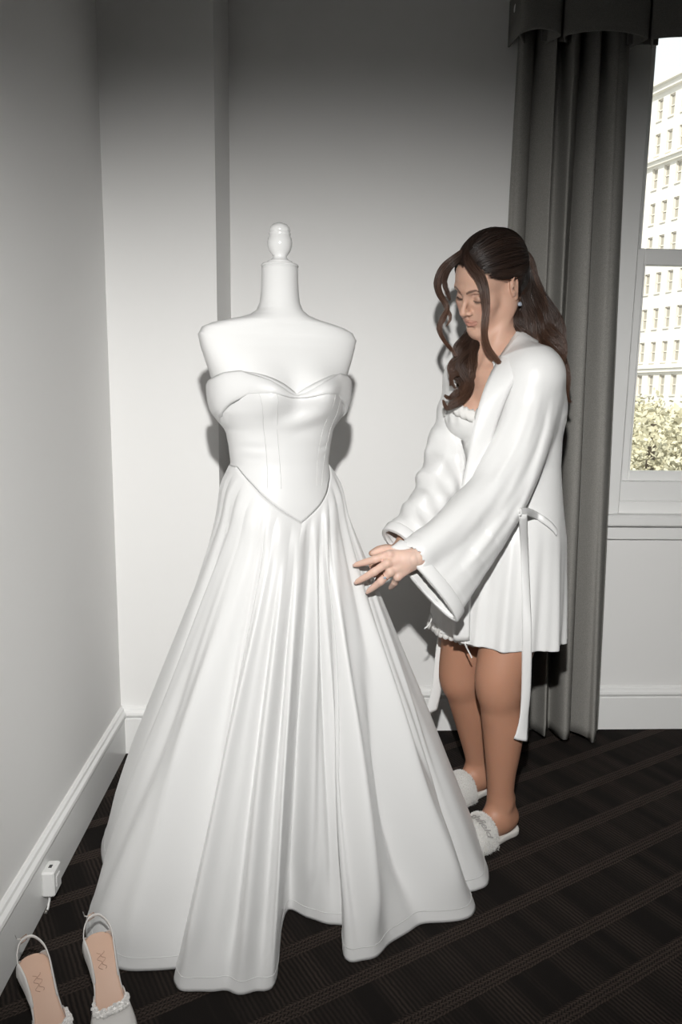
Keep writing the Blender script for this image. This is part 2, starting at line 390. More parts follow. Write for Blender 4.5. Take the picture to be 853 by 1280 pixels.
# ------------------------------------------------------------------ mannequin
MC = np.array([-.072, 1.75, 0.0]); MYAW = math.radians(21)
def mloc(x, y, z):            # local: x = towards image right, y = forward (towards the viewer)
    x = np.asarray(x, float); y = np.asarray(y, float)
    return np.stack([MC[0]+x*math.cos(MYAW)+y*math.sin(MYAW), MC[1]+x*math.sin(MYAW)-y*math.cos(MYAW), np.broadcast_to(z, x.shape)], -1)
#        z     a     bf    bb    exp
TORSO = [(1.556, .0405, .042, .042, 2.0), (1.53, .041, .043, .044, 2.0), (1.50, .042, .046, .047, 2.0), (1.475, .045, .050, .051, 2.0), (1.458, .052, .054, .055, 2.1),
         (1.446, .068, .058, .058, 2.2), (1.437, .095, .061, .061, 2.3), (1.430, .125, .062, .062, 2.5), (1.422, .155, .061, .061, 2.6), (1.412, .176, .058, .058, 2.8), (1.395, .185, .057, .056, 3.0),
         (1.37, .180, .066, .066, 2.7), (1.34, .171, .082, .078, 2.5), (1.31, .161, .098, .086, 2.3), (1.28, .154, .110, .088, 2.2), (1.25, .149, .116, .087, 2.1), (1.22, .144, .110, .084, 2.1),
         (1.18, .136, .098, .080, 2.1), (1.14, .128, .092, .077, 2.1), (1.10, .123, .090, .078, 2.1), (1.05, .130, .094, .086, 2.1), (1.00, .142, .100, .094, 2.1), (.94, .152, .104, .100, 2.1), (.90, .152, .104, .100, 2.1)]
TORSO = [(z, a*(1.05 if z > 1.2 else 1.0)*(.93 if z < 1.19 and z > 1.02 else 1), f, b, e) for z, a, f, b, e in TORSO]
_T = np.array(TORSO)[::-1]
def torso(z, ph, off=0.0):
    """local x, y of the torso surface at height z, angle ph (0 = image right, pi/2 = front)"""
    z = np.asarray(z, float)
    a = np.interp(z, _T[:, 0], _T[:, 1])+off; bf = np.interp(z, _T[:, 0], _T[:, 2])+off; bb = np.interp(z, _T[:, 0], _T[:, 3])+off; e = np.interp(z, _T[:, 0], _T[:, 4])
    c = np.cos(ph); s = np.sin(ph)
    x = a*np.sign(c)*np.abs(c)**(2/e); y = np.where(s > 0, bf, bb)*np.sign(s)*np.abs(s)**(2/e)
    for sx in (-1, 1):      # bust
        g = np.exp(-((x-sx*.070)/.045)**2-((z-1.262)/.050)**2)*np.maximum(s, 0); y = y+.034*g
    g = np.exp(-(x/.022)**2-((z-1.27)/.045)**2)*np.maximum(s, 0); y = y-.006*g
    return x, y
def ringP(z, n=96, off=0.0):
    ph = np.arange(n)*2*np.pi/n; x, y = torso(np.full(n, z), ph, off); return mloc(x, y, z)
man = thing('mannequin', 'white dress form with turned knob on its neck, wearing the wedding gown', 'mannequin', (MC[0], MC[1], 0))
def rel(o, base):              # geometry was written in world coordinates; make it local to its thing
    T = Matrix.Translation(-Vector(base)); o.data.transform(T); return o
zs = catmull(np.array([[r[0]] for r in TORSO]), 4)[:, 0]
P = np.array([ringP(z) for z in zs])
capt = [P[0].mean(0)+(P[0]-P[0].mean(0))*k+[0, 0, .003*(1-k)] for k in (0.02, .5, .9)]
P = np.concatenate([np.array(capt), P]); rel(grid('torso', P, FORM, man, cv=True), man.location)
nk = at(350, 335, 1.75); kx, ky, kz = mloc(0, 0, 1.556)
kn = lambda pr: [(r*.92, z) for r, z in pr]
rel(MB().lathe([(.0005, 0), (.043, 0), (.044, .003), (.042, .006), (.036, .0065), (.0005, .0065)], (kx, ky, kz), 48).build('neck_cap', FORM, man), man.location)
rel(MB().lathe([(.0005, .0), (.030, .0), (.031, .003), (.029, .006), (.022, .009), (.017, .014), (.0155, .018), (.019, .022), (.025, .030), (.0285, .041), (.029, .050), (.0275, .058), (.0245, .064), (.0250, .066), (.0255, .069), (.0235, .072),
   (.0240, .074), (.0245, .077), (.022, .083), (.016, .089), (.008, .092), (.0005, .093)], (kx, ky, kz+.0065), 48).build('finial', GLOSSW, man), man.location)
rel(MB().tube([(kx, ky, .03), (kx, ky, .95)], .016, 16).build('stand_pole', GLOSSW, man), man.location)
rel(MB().lathe([(.0005, .004), (.125, .004), (.125, .014), (.11, .022), (.03, .034), (.0005, .036)], (kx, ky, 0), 40).build('base', GLOSSW, man), man.location)

# ------------------------------------------------------------------ wedding gown
gown = thing('wedding_dress', 'white satin off-the-shoulder wedding gown with full pleated skirt on the mannequin', 'wedding dress', (MC[0], MC[1], 0))
def waist_z(ph):               # basque waist: dips to a point at the front
    d = np.angle(np.exp(1j*(ph-math.pi/2+.10)))
    return 1.092-.128*np.clip(1-np.abs(d)/1.35, 0, 1)**1.15
def neck_z(ph):                # sweetheart neckline
    d = np.abs(np.angle(np.exp(1j*(ph-math.pi/2))))
    return 1.262+.048*np.sin(np.clip(d/1.35, 0, 1)*np.pi)**.8*(d < 1.35)-.01*sstep(1.35, 2.2, d)
n = 240; ph = np.arange(n)*2*np.pi/n; R = []
for k in np.linspace(0, 1, 40):
    z = neck_z(ph)*(1-k)+waist_z(ph)*k
    # stress wrinkles radiating over the front
    x, y = torso(z, ph, .006)
    fr = np.maximum(np.sin(ph), 0)
    wr = .0042*np.sin((z*1.0-.35*x)*95+1.0)*np.exp(-((z-1.205)/.03)**2)*np.exp(-((x-.015)/.055)**2)*fr+.0012*np.sin(z*230)*np.exp(-((np.abs(x)-.085)/.02)**2)*np.exp(-((z-1.13)/.03)**2)
    sc = 1+wr/.1
    R.append(mloc(x*sc, y*sc, z))
rel(grid('bodice', np.array(R), SATIN2, gown, cv=True, solid=.002), gown.location)
SEAM = mat('satin_seam', (.58, .58, .575), .5)
for sx, x0, x1, x2 in ((-1, .098, .050, .062), (1, .098, .062, .062), (-1, .060, .028, .030), (1, .128, .088, .078)):
    Q = []
    for k in np.linspace(0, 1, 30):
        zt = 1.285; z = zt+(1.045-zt)*k
        xx = sx*(x0*(1-k)**1.6+x1*(1-(1-k)**1.6)+(x2-x1)*k**3)
        a = float(np.interp(z, _T[:, 0], _T[:, 1])); phs = np.linspace(.05, math.pi-.05, 400); tx, ty = torso(np.full(400, z), phs, .0072)
        i = int(np.argmin(abs(tx-xx))); Q.append(mloc(tx[i], ty[i], z))
    rel(MB().tube(Q, .0007, 5).build('seam', SEAM, gown), gown.location)
# folded off-the-shoulder band: a wide collar dipping in the middle, drooping loops at the sides
def band():
    phs = np.linspace(-.42, math.pi+.42, 170); rows = []
    d = np.abs(phs-math.pi/2)
    zt = np.interp(d, [0, .10, .35, .7, 1.0, 1.3, 1.6, 2.0], [1.259, 1.266, 1.292, 1.312, 1.308, 1.298, 1.290, 1.283])
    zb = np.interp(d, [0, .10, .35, .7, 1.0, 1.3, 1.6, 2.0], [1.253, 1.254, 1.262, 1.258, 1.238, 1.210, 1.190, 1.178])
    off = np.interp(d, [0, .3, .9, 1.25, 1.6, 2.0], [.006, .008, .011, .014, .017, .016])
    for k in np.linspace(0, 1, 14):
        z = zt*(1-k)+zb*k; x, y = torso(z, phs, 0.0); puff = max(0, math.sin(math.pi*min(1, k*1.05)))**.5*.005+.004
        nx, ny = np.cos(phs), np.sin(phs); o = off*(.45+.55*math.sin(math.pi*k)**.5)+puff*.4+.004*np.sin(d*6+1)*k
        rows.append(mloc(x+nx*o, y+ny*o, z))
    # roll under at the lower edge
    z = zb+.006; x, y = torso(z, phs, 0.0); rows.append(mloc(x+np.cos(phs)*.007, y+np.sin(phs)*.007, z))
    rel(grid('off_shoulder_band', np.array(rows), SATIN2, gown, solid=.002), gown.location)
band()
for sx in (-1, 1):             # inner arm loops showing below the band at both sides
    rows = []
    for k in np.linspace(0, 1, 14):
        d = np.linspace(.95, 2.0, 60); q = (d-.95)/1.05; phs = math.pi/2-sx*d; bow = np.sin(np.pi*q)**.8
        z = np.interp(d, [0, .10, .35, .7, 1.0, 1.3, 1.6, 2.0], [1.253, 1.254, 1.262, 1.258, 1.238, 1.210, 1.190, 1.178])+.004-.030*k*bow
        x, y = torso(np.clip(z, 1.12, 1.3), phs, 0)
        o = .0055+np.interp(d, [.95, 1.25, 1.6, 2.0], [.001, .004, .006, .003])*(1-k**1.3)
        rows.append(mloc(x+np.cos(phs)*o, y+np.sin(phs)*o, z))
    rel(grid('arm_loop', np.array(rows), SATIN2, gown, solid=.002), gown.location)
# skirt: hem outline on the floor (image-anchored floor points), each tied to a waist angle
HEM = [  # (x, y, angle deg) 180 = left, 270 = towards viewer
 ('p', 137, 1035, 178), ('p', 126, 1058, 184), ('p', 132, 1085, 188), ('p', 158, 1088, 191), ('p', 146, 1098, 194), ('p', 118, 1128, 199), ('p', 108, 1162, 205), ('p', 120, 1190, 211),
 ('p', 152, 1209, 217), ('p', 190, 1213, 222), ('p', 226, 1211, 226), ('p', 246, 1200, 229), ('p', 228, 1208, 231), ('p', 217, 1224, 234), ('p', 228, 1236, 238), ('p', 262, 1240, 243), ('p', 300, 1241, 249), ('p', 332, 1238, 254),
 ('p', 345, 1224, 258), ('p', 348, 1195, 260), ('p', 352, 1160, 262), ('p', 362, 1138, 264), ('p', 385, 1146, 267), ('p', 408, 1155, 270), ('p', 432, 1158, 273), ('p', 446, 1150, 275),
 ('p', 432, 1168, 278), ('p', 427, 1190, 281), ('p', 437, 1201, 285), ('p', 462, 1198, 290), ('p', 492, 1178, 296), ('p', 524, 1160, 303), ('p', 560, 1151, 311), ('p', 588, 1143, 317),
 ('p', 597, 1130, 321), ('p', 582, 1117, 325), ('p', 596, 1113, 329), ('p', 611, 1104, 333), ('p', 607, 1080, 338), ('p', 590, 1058, 344), ('p', 574, 1040, 350),
 ('w', .455, 2.04, 0), ('w', .42, 2.14, 12), ('w', .30, 2.20, 28), ('w', .20, 2.16, 42), ('w', .08, 2.22, 58), ('w', -.05, 2.18, 74), ('w', -.18, 2.23, 92), ('w', -.32, 2.17, 112), ('w', -.44, 2.17, 135), ('w', -.52, 2.08, 155), ('w', -.52, 1.96, 168)]
hp = []; an = []
for h in HEM:
    if h[0] == 'p': q = onfloor(h[1], h[2], .004); hp.append(q[:2])
    else: hp.append((h[1], h[2]))
    an.append(h[3])
an = np.unwrap(np.radians(an)); hp = np.array(hp)
full = np.concatenate([hp, an[:, None]], 1)
ext = np.vstack([full[-2:]-[0, 0, 2*math.pi], full, full[:3]+[0, 0, 2*math.pi]])
sp_ = catmull(ext, 24); sp_ = sp_[2*24:(2+len(full))*24]
L_ = np.concatenate([[0], np.cumsum(np.linalg.norm(np.diff(sp_[:, :2], axis=0), axis=1))]); tot = L_[-1]+np.linalg.norm(sp_[0, :2]-sp_[-1, :2])
NC = 1100; sl = np.arange(NC)*tot/NC
closed = np.vstack([sp_, sp_[:1]+[0, 0, 2*math.pi]]); LL = np.append(L_, tot)
H = np.stack([np.interp(sl, LL, closed[:, k]) for k in range(3)], 1)
k_ = np.exp(-np.linspace(-2, 2, 9)**2); k_ /= k_.sum()
for c in range(2): H[:, c] = np.convolve(np.concatenate([H[-4:, c], H[:, c], H[:4, c]]), k_, 'valid')
A = H[:, 2]
# angle seen from world: 270 = towards viewer; convert to the torso's own angle
PHT = -(A-0)-MYAW          # world angle a (ccw, +x = 0, -y = 270) -> torso phase
zw = waist_z(PHT % (2*math.pi)); wx, wy = torso(zw, PHT, .008); W = mloc(wx, wy, zw)
sm = H.copy()              # heavily smoothed hem = the overall cone
kk = np.exp(-np.linspace(-2.2, 2.2, 241)**2); kk /= kk.sum()
for c in range(2): sm[:, c] = np.convolve(np.concatenate([H[-120:, c], H[:, c], H[:120, c]]), kk, 'valid')
cen = W[:, :2]; T_ = np.linspace(0, 1, 150)**1.0; rows = []
deg = np.degrees(A) % 360
def ridge(c, w_, drift=0):
    return lambda t: np.exp(-((((deg-(c+drift*t))+180) % 360-180)/w_)**2)
RID = [  # centre angle, width deg, amplitude, t in, t full, drift
 (236, 2.2, .012, .0, .5, 2), (243, 2.0, -.012, .05, .6, 3), (247, 2.2, .010, .0, .5, 2), (252, 1.6, -.010, .0, .5, 0), (257, 1.6, .010, .1, .7, 0), (222, 3, -.018, .1, .6, 4), (214, 3, .016, .1, .6, 4), (206, 3.0, -.014, .1, .6, 0),
 (268, 1.8, .010, .0, .4, -2), (272, 1.4, -.008, .0, .4, 0), (277, 1.8, .010, .0, .4, 4), (284, 2.0, -.008, .0, .5, 4), (289, 2.4, .012, .1, .6, 3), (299, 3.6, -.020, .35, .8, 6), (309, 3.4, .014, .1, .6, 4), (318, 2.6, -.010, .0, .6, 3), (326, 2.2, .008, .0, .4, 3),
 (198, 2.4, .012, .0, .5, 0), (190, 2.4, -.010, .0, .5, 0), (182, 3, .010, .0, .5, 0), (338, 3, .012, .0, .6, 0), (346, 3, -.012, .0, .6, 0), (229, 1.5, -.010, .0, .6, 0), (262, 1.4, -.010, .1, .6, 2)]
for t in T_:
    g = t
    g = g+.030*math.exp(-((t-.045)/.05)**2)*(1-math.exp(-t/.012))
    g = g*(1-.0*t)
    m_ = .45+.55*sstep(.0, .85, t)                 # how far the hem's own folds have opened
    tgt = sm[:, :2]*(1-m_)+H[:, :2]*m_
    XY = cen*(1-g)[..., None] if np.ndim(g) else cen*(1-g)+tgt*g
    nrm = sm[:, :2]-MC[:2]; nrm /= np.linalg.norm(nrm, axis=1)[:, None]
    d = np.zeros(NC)
    for c, w_, a_, t0, t1, dr in RID:
        d += (1.0 if (c < 225 or c > 325) else 2.2)*a_*ridge(c, w_, dr)(t)*sstep(t0, t1, t)*(1-.75*sstep(.86, 1.0, t))
    d += .0085*np.sin(A*9+2.2*np.sin(2.6*t+A*2)+1.0)*sstep(.35, .85, t)*(1-.6*sstep(.9, 1, t))+.0045*np.sin(A*17+3*np.sin(3.1*t+A*3))*sstep(.25, .7, t)*(1-.6*sstep(.85, 1, t))
    pl = np.abs(np.sin(A*13+.7*np.sin(A*3)))**1.3-.5         # gathers at the waist
    d += .0055*pl*sstep(0, .05, t)*(1-.8*sstep(.25, .75, t))
    d += .0016*np.sin(A*31+5*t)*sstep(.02, .15, t)*(1-sstep(.25, .6, t))
    XY = XY+nrm*d[:, None]
    z = W[:, 2]*(1-t)+.004*t
    rows.append(np.concatenate([XY, z[:, None]], 1))
SK = np.array(rows)
rel(grid('skirt', SK, SATIN, gown, cv=True, flip=True, solid=.0025), gown.location)
hm = SK[-5].copy(); nrm = hm[:, :2]-np.roll(hm[:, :2], 1, 0)
tn = np.roll(hm, -3, 0)-np.roll(hm, 3, 0); nn = np.stack([tn[:, 1], -tn[:, 0]], 1); nn /= np.linalg.norm(nn, axis=1)[:, None]+1e-9
hh = hm.copy(); hh[:, :2] += nn*.0016
ths = MB().tube(np.vstack([hh, hh[:1]]), .0008, 4, cap=False).build('hem_stitching', SEAM, gown); rel(ths, gown.location)

# ------------------------------------------------------------------ signed-distance modelling for the figure
import openvdb
def sm_min(a, b, k):
    h = np.maximum(k-np.abs(a-b), 0)/k; return np.minimum(a, b)-h*h*k*.25
class Field:
    def __init__(s, lo, hi, h):
        s.lo = np.array(lo, np.float32); s.h = h; s.n = np.ceil((np.array(hi)-s.lo)/h).astype(int)+1
        s.D = np.full(s.n, .5, np.float32)
        s.ax = [(s.lo[i]+h*np.arange(s.n[i])).astype(np.float32) for i in range(3)]
    def sl(s, lo, hi):
        a = np.clip(np.floor((np.array(lo)-s.lo)/s.h).astype(int), 0, s.n); b = np.clip(np.ceil((np.array(hi)-s.lo)/s.h).astype(int)+1, 0, s.n)
        return tuple(slice(i, j) for i, j in zip(a, b))
    def do(s, fn, c, r, op='u', k=.01):
        c = np.array(c, float); r = np.asarray(r, float)
        S = s.sl(c-r, c+r)
        if any(x.stop <= x.start for x in S): return
        X, Y, Z = np.meshgrid(s.ax[0][S[0]], s.ax[1][S[1]], s.ax[2][S[2]], indexing='ij', sparse=True)
        d = fn(X, Y, Z).astype(np.float32); D = s.D[S]
        if op == 'u': s.D[S] = sm_min(D, d, k)
        elif op == 's': s.D[S] = -sm_min(-D, d, k)
        elif op == 'i': s.D[S] = -sm_min(-D, -d, k)
    def mesh(s):
        g = openvdb.FloatGrid(1.0); g.copyFromArray(s.D)
        p, t, q = g.convertToPolygons(0.0, 0.0)
        p = np.asarray(p, float)*s.h+s.lo
        F = [tuple(f) for f in np.asarray(q).tolist()]+[tuple(f) for f in np.asarray(t).tolist()]
        return p, F
class Prims:
    """primitives in a local frame (R columns = axes, O origin)"""
    def __init__(s, O=(0, 0, 0), R=None, sc=1.0):
        s.O = np.array(O, float); s.R = np.eye(3) if R is None else np.array(R); s.sc = sc; s.L = []
    def w(s, p): return s.O+s.sc*(s.R@np.array(p, float))
    def ell(s, c, r, rot=None, op='u', k=.012):
        C = s.w(c); Q = s.R if rot is None else s.R@rot; r = np.array(r, float)*s.sc; k *= s.sc
        def fn(X, Y, Z):
            x, y, z = X-C[0], Y-C[1], Z-C[2]
            a, b, e = [Q[0, i]*x+Q[1, i]*y+Q[2, i]*z for i in range(3)]
            k0 = np.sqrt((a/r[0])**2+(b/r[1])**2+(e/r[2])**2)+1e-6; k1 = np.sqrt((a/r[0]**2)**2+(b/r[1]**2)**2+(e/r[2]**2)**2)+1e-6
            return k0*(k0-1)/k1
        s.L.append((fn, C, r.max()+k+.012, op, k)); return s
    def cap(s, a, b, ra, rb, op='u', k=.012, flat=None):
        A = s.w(a); B = s.w(b); ra *= s.sc; rb *= s.sc; k *= s.sc; d = B-A; L2 = float(d@d)+1e-12
        fl_ = None if flat is None else (s.R@np.array(flat[0], float), flat[1])
        def fn(X, Y, Z):
            x, y, z = X-A[0], Y-A[1], Z-A[2]
            t = np.clip((x*d[0]+y*d[1]+z*d[2])/L2, 0, 1)
            x, y, z = x-t*d[0], y-t*d[1], z-t*d[2]
            q = x*x+y*y+z*z
            if fl_ is not None:
                n_, f_ = fl_; e = x*n_[0]+y*n_[1]+z*n_[2]; q = q+e*e*(f_*f_-1)
            return np.sqrt(q)-(ra+(rb-ra)*t)
        m = (A+B)/2; s.L.append((fn, m, np.abs(d)/2+max(ra, rb)+k+.012, op, k)); return s
    def chain(s, P, r, op='u', k=.012, **kw):
        T = Prims(s.O, s.R, s.sc)
        if len(P) > 3 and s.sc == 1.0:
            M_ = catmull(np.concatenate([np.array(P, float), np.array(r, float)[:, None]], 1), 5); P = M_[:, :3]; r = M_[:, 3]
        for i in range(len(P)-1): T.cap(P[i], P[i+1], r[i], r[i+1], **kw)
        fs = [q[0] for q in T.L]; W = np.array([s.w(p) for p in P]); m = (W.min(0)+W.max(0))/2; k2 = min(k, .35*max(r))*s.sc
        def fn(X, Y, Z):
            d = fs[0](X, Y, Z)
            for g in fs[1:]: d = sm_min(d, g(X, Y, Z), k2*.5)
            return d
        s.L.append((fn, m, (W.max(0)-W.min(0))/2+max(r)*s.sc+k*s.sc+.012, op, k*s.sc)); return s
    def run(s, F, grow=0.0):
        for fn, c, r, op, k in s.L:
            f = fn if grow == 0 else (lambda X, Y, Z, fn=fn: fn(X, Y, Z)-grow)
            F.do(f, c, np.asarray(r)+grow*1.5, op, k)
# frame of the body: l = her left, f = the way she faces, u = up
BA = math.radians(212); bf = np.array([math.cos(BA), math.sin(BA), 0]); bl = np.array([-bf[1], bf[0], 0]); bu = np.array([0, 0, 1.0])
def bp(c, l=0, f=0, z=0): return np.array(c, float)+bl*l+bf*f+bu*z
PEL = np.array([.580, 2.0, .88]); CH = np.array([.540, 1.99, 1.19]); NB = np.array([.520, 1.995, 1.37])
NS = at(668, 472, 1.86); FS = NB+(NB-NS)*[1, 1, 0]+[0.0, 0.0, NS[2]-NB[2]-.0]; FS = np.array([2*NB[0]-NS[0]+.012, 2*NB[1]-NS[1], NS[2]])
NE = at(626, 606, 1.805); NW = at(516, 699, 1.665); FE = at(556, 598, 2.03); FWR = at(500, 688, 1.88)
NK = at(624, 862, 1.86); FK = at(576, 850, 2.07); NA = at(626, 1000, 1.895); FA = at(599, 958, 2.13)
NH = bp(PEL, .085, 0, -.05); FH = bp(PEL, -.085, 0, -.05)
# head frame solved from the landmarks of the photograph
def head_R(y, p, r):
    f = np.array([math.cos(y)*math.cos(p), math.sin(y)*math.cos(p), -math.sin(p)]); l = np.array([-math.sin(y), math.cos(y), 0.])
    u = np.array([0, 0, 1.])-f*(-math.sin(p)); u /= np.linalg.norm(u); 
    l2 = math.cos(r)*l+math.sin(r)*u; u2 = math.cos(r)*u-math.sin(r)*l
    return np.stack([l2, f, u2], 1)
HR = head_R(math.radians(208.7), math.radians(30.7), math.radians(-15.9)); HO = np.array([.476, 1.96, 1.564]); HS = 1.016
hd = Prims(HO, HR, HS)
def rx(a): c, s = math.cos(a), math.sin(a); return np.array([[1, 0, 0], [0, c, -s], [0, s, c]])
def rz(a): c, s = math.cos(a), math.sin(a); return np.array([[c, -s, 0], [s, c, 0], [0, 0, 1]])
def ry(a): c, s = math.cos(a), math.sin(a); return np.array([[c, 0, s], [0, 1, 0], [-s, 0, c]])
hd.ell((0, -.015, .033), (.073, .091, .083), k=.02)
hd.ell((0, .040, .030), (.058, .049, .060), k=.02)
hd.ell((0, .036, -.030), (.053, .052, .066), k=.02)
for s_ in (-1, 1):
    hd.cap((s_*.052, .004, -.052), (s_*.012, .074, -.100), .015, .013, k=.028)
    hd.cap((s_*.060, -.002, -.015), (s_*.052, .004, -.055), .012, .014, k=.03)
    hd.ell((s_*.041, .056, -.026), (.021, .022, .020), k=.022)
    hd.ell((s_*.028, .062, -.055), (.020, .021, .024), k=.02)
hd.ell((0, .078, -.101), (.015, .013, .013), k=.016)
hd.ell((0, .071, -.066), (.024, .021, .026), k=.018)
for s_ in (-1, 1):
    hd.cap((s_*.010, .0845, .020), (s_*.040, .074, .020), .007, .006, k=.016)
    hd.ell((s_*.030, .0905, -.001), (.015, .012, .0105), op='s', k=.014)
    hd.ell((s_*.0305, .0690, -.001), (.0148, .0138, .0128), k=.004)          # eye ball under the lowered lid
    hd.cap((s_*.0185, .0800, .0085), (s_*.0420, .0755, .0075), .0016, .0014, op='s', k=.004)   # lid crease
    hd.cap((s_*.0175, .0800, -.0085), (s_*.0305, .0835, -.0100), .0007, .0010, op='s', k=.0020)  # lash line
    hd.cap((s_*.0305, .0835, -.0100), (s_*.0440, .0745, -.0075), .0010, .0007, op='s', k=.0020)
hd.chain([(0, .0835, .012), (0, .0925, -.006), (0, .1045, -.024), (0, .1080, -.032)], [.0072, .0060, .0070, .0082], k=.010)
hd.ell((0, .1060, -.0345), (.0080, .0078, .0068), k=.006)
for s_ in (-1, 1):
    hd.ell((s_*.0115, .0945, -.0375), (.0062, .0088, .0064), k=.006)
    hd.ell((s_*.0062, .0985, -.0440), (.0032, .0052, .0026), op='s', k=.003)
hd.cap((0, .0925, -.046), (0, .0945, -.056), .0022, .0018, op='s', k=.005)
for s_ in (-1, 1):                                                     # lips
    hd.chain([(s_*.0035, .0945, -.0620), (s_*.011, .0918, -.0640), (s_*.0235, .0820, -.0638)], [.0032, .0028, .0014], k=.004)
    hd.chain([(0, .0935, -.0732), (s_*.010, .0908, -.0722), (s_*.0230, .0820, -.0655)], [.0040, .0034, .0014], k=.004)
    hd.chain([(0, .0990, -.0672), (s_*.011, .0957, -.0678), (s_*.0250, .0845, -.0640)], [.0008, .0008, .0014], op='s', k=.0022)
hd.ell((0, .0905, -.0835), (.012, .0042, .0036), op='s', k=.007)
EARP = []
for s_ in (-1, 1):
    er = rz(s_*-.42)@rx(-.18)
    def q(p): return np.array([s_*.0745, -.006, -.006])+er@(np.array(p)*[s_*1.15, 1.15, 1.15])
    hd.ell(q((0.001, 0, 0)), (.0062, .0172, .0310), rot=er, k=.006)
    hd.ell(q((.0062, .001, .004)), (.0060, .0108, .0210), rot=er, op='s', k=.004)
    rim = [q((.005, .009, .010)), q((.006, .006, .024)), q((.007, -.006, .029)), q((.008, -.015, .020)), q((.007, -.0165, .004)), q((.005, -.011, -.014)), q((.003, -.003, -.026))]
    hd.chain(rim, [.0024, .0028, .0030, .0030, .0028, .0028, .0048], k=.004)
    hd.ell(q((.004, .002, -.024)), (.0042, .0070, .0075), rot=er, k=.005)
    hd.cap(q((.005, .010, -.002)), q((.005, .009, -.010)), .0032, .0030, k=.004)
    if s_ == 1: LOBE = hd.w(q((.008, .001, -.029)))
body = Prims()
HT = hd.w((0, -.022, -.050)); HT2 = hd.w((0, -.002, -.062))
body.cap(NB+[0, 0, -.03], HT, .050, .047, k=.03).cap(NB+bf*.012, HT2, .040, .038, k=.03)
# sterno-mastoid cords and collar bones
ST_ = bp(NB, 0, .068, -.040)
body.cap(hd.w((.058, -.018, -.055)), ST_+bl*.010, .012, .008, k=.016)
body.cap(hd.w((-.058, -.018, -.055)), ST_-bl*.010, .012, .008, k=.016)
body.ell(bp(NB, 0, .078, -.030), (.010, .010, .012), op='s', k=.016)
for sd, S_ in ((1, NS), (-1, FS)):
    body.cap(ST_+bl*.014*sd+bf*.002, S_+bf*.020+[0, 0, .022], .008, .009, k=.014)
    body.cap(NB+bl*.02*sd-bf*.02+[0, 0, .01], S_-bf*.012+[0, 0, .012], .045, .036, k=.05)
    body.cap(bp(CH, .09*sd, -.01, .06), S_, .075, .050, k=.05)
BR = np.stack([bl, bf, bu], 1)
body.ell(bp(CH, 0, .0, .06), (.140, .088, .130), rot=BR, k=.05)
body.ell(bp(CH, 0, .0, .115), (.130, .070, .075), rot=BR, k=.05)
body.ell(bp(CH, 0, -.0, -.06), (.122, .088, .11), rot=BR, k=.05)
for sd in (-1, 1):
    body.ell(bp(CH, .064*sd, .078, .020), (.058, .052, .060), rot=BR, k=.018)
WA = np.array([.572, 2.0, 1.03]); body.ell(WA, (.112, .085, .12), rot=BR, k=.06)
body.ell(PEL, (.148, .100, .115), rot=BR, k=.06)
for sd in (-1, 1): body.ell(bp(PEL, .065*sd, -.028, -.03), (.070, .062, .080), rot=BR, k=.04)
for S_, E_, W_ in ((NS, NE, NW), (FS, FE, FWR)):
    body.chain([S_, S_*.5+E_*.5, E_], [.046, .041, .034], k=.025)
    body.chain([E_, E_*.65+W_*.35, W_], [.034, .034, .0235], k=.02)
KB = {}
for Hh, K_, A_, nm in ((NH, NK, NA, 'n'), (FH, FK, FA, 'f')):
    d = (A_-K_)/np.linalg.norm(A_-K_)
    body.chain([Hh, Hh*.5+K_*.5+bf*.01, K_+[0, 0, .05], K_], [.078, .075, .062, .054], k=.03)
    body.ell(K_+bf*.018, (.034, .030, .042), rot=BR, k=.02)
    body.chain([K_, K_+(A_-K_)*.16-bf*.006, K_+(A_-K_)*.34-bf*.014, K_+(A_-K_)*.55-bf*.010, K_+(A_-K_)*.78-bf*.003, A_+[0, 0, .0]], [.052, .052, .054, .047, .037, .0335], k=.022)
    # foot: heel, instep, ball, toes
    g = np.array([A_[0], A_[1], 0]); hl = g-bf*.035+[0, 0, .050]
    body.cap(A_, g+bf*.0+[0, 0, .055], .033, .034, k=.02).cap(g+[0, 0, .06], hl, .032, .028, k=.02).cap(A_-bf*.02, hl, .024, .026, k=.02)
    body.ell(A_+bl*.026+[0, 0, -.006], (.011, .012, .014), k=.012).ell(A_-bl*.026+[0, 0, .004], (.011, .012, .014), k=.012)
    body.cap(g+bf*.02+[0, 0, .062], g+bf*.12+[0, 0, .040], .034, .022, k=.03)
    body.cap(g-bf*.01+bl*.005+[0, 0, .045], g+bf*.125+[0, 0, .034], .026, .020, k=.03)
    for i in range(5):
        o = (.030-.0145*i)*(-1 if nm == 'n' else 1)
        ln = .175-.009*i; rr = .0105 if i == 0 else .008
        body.cap(g+bf*.12+bl*o*.9+[0, 0, .034], g+bf*ln+bl*o+[0, 0, .030], .014, rr, k=.008)
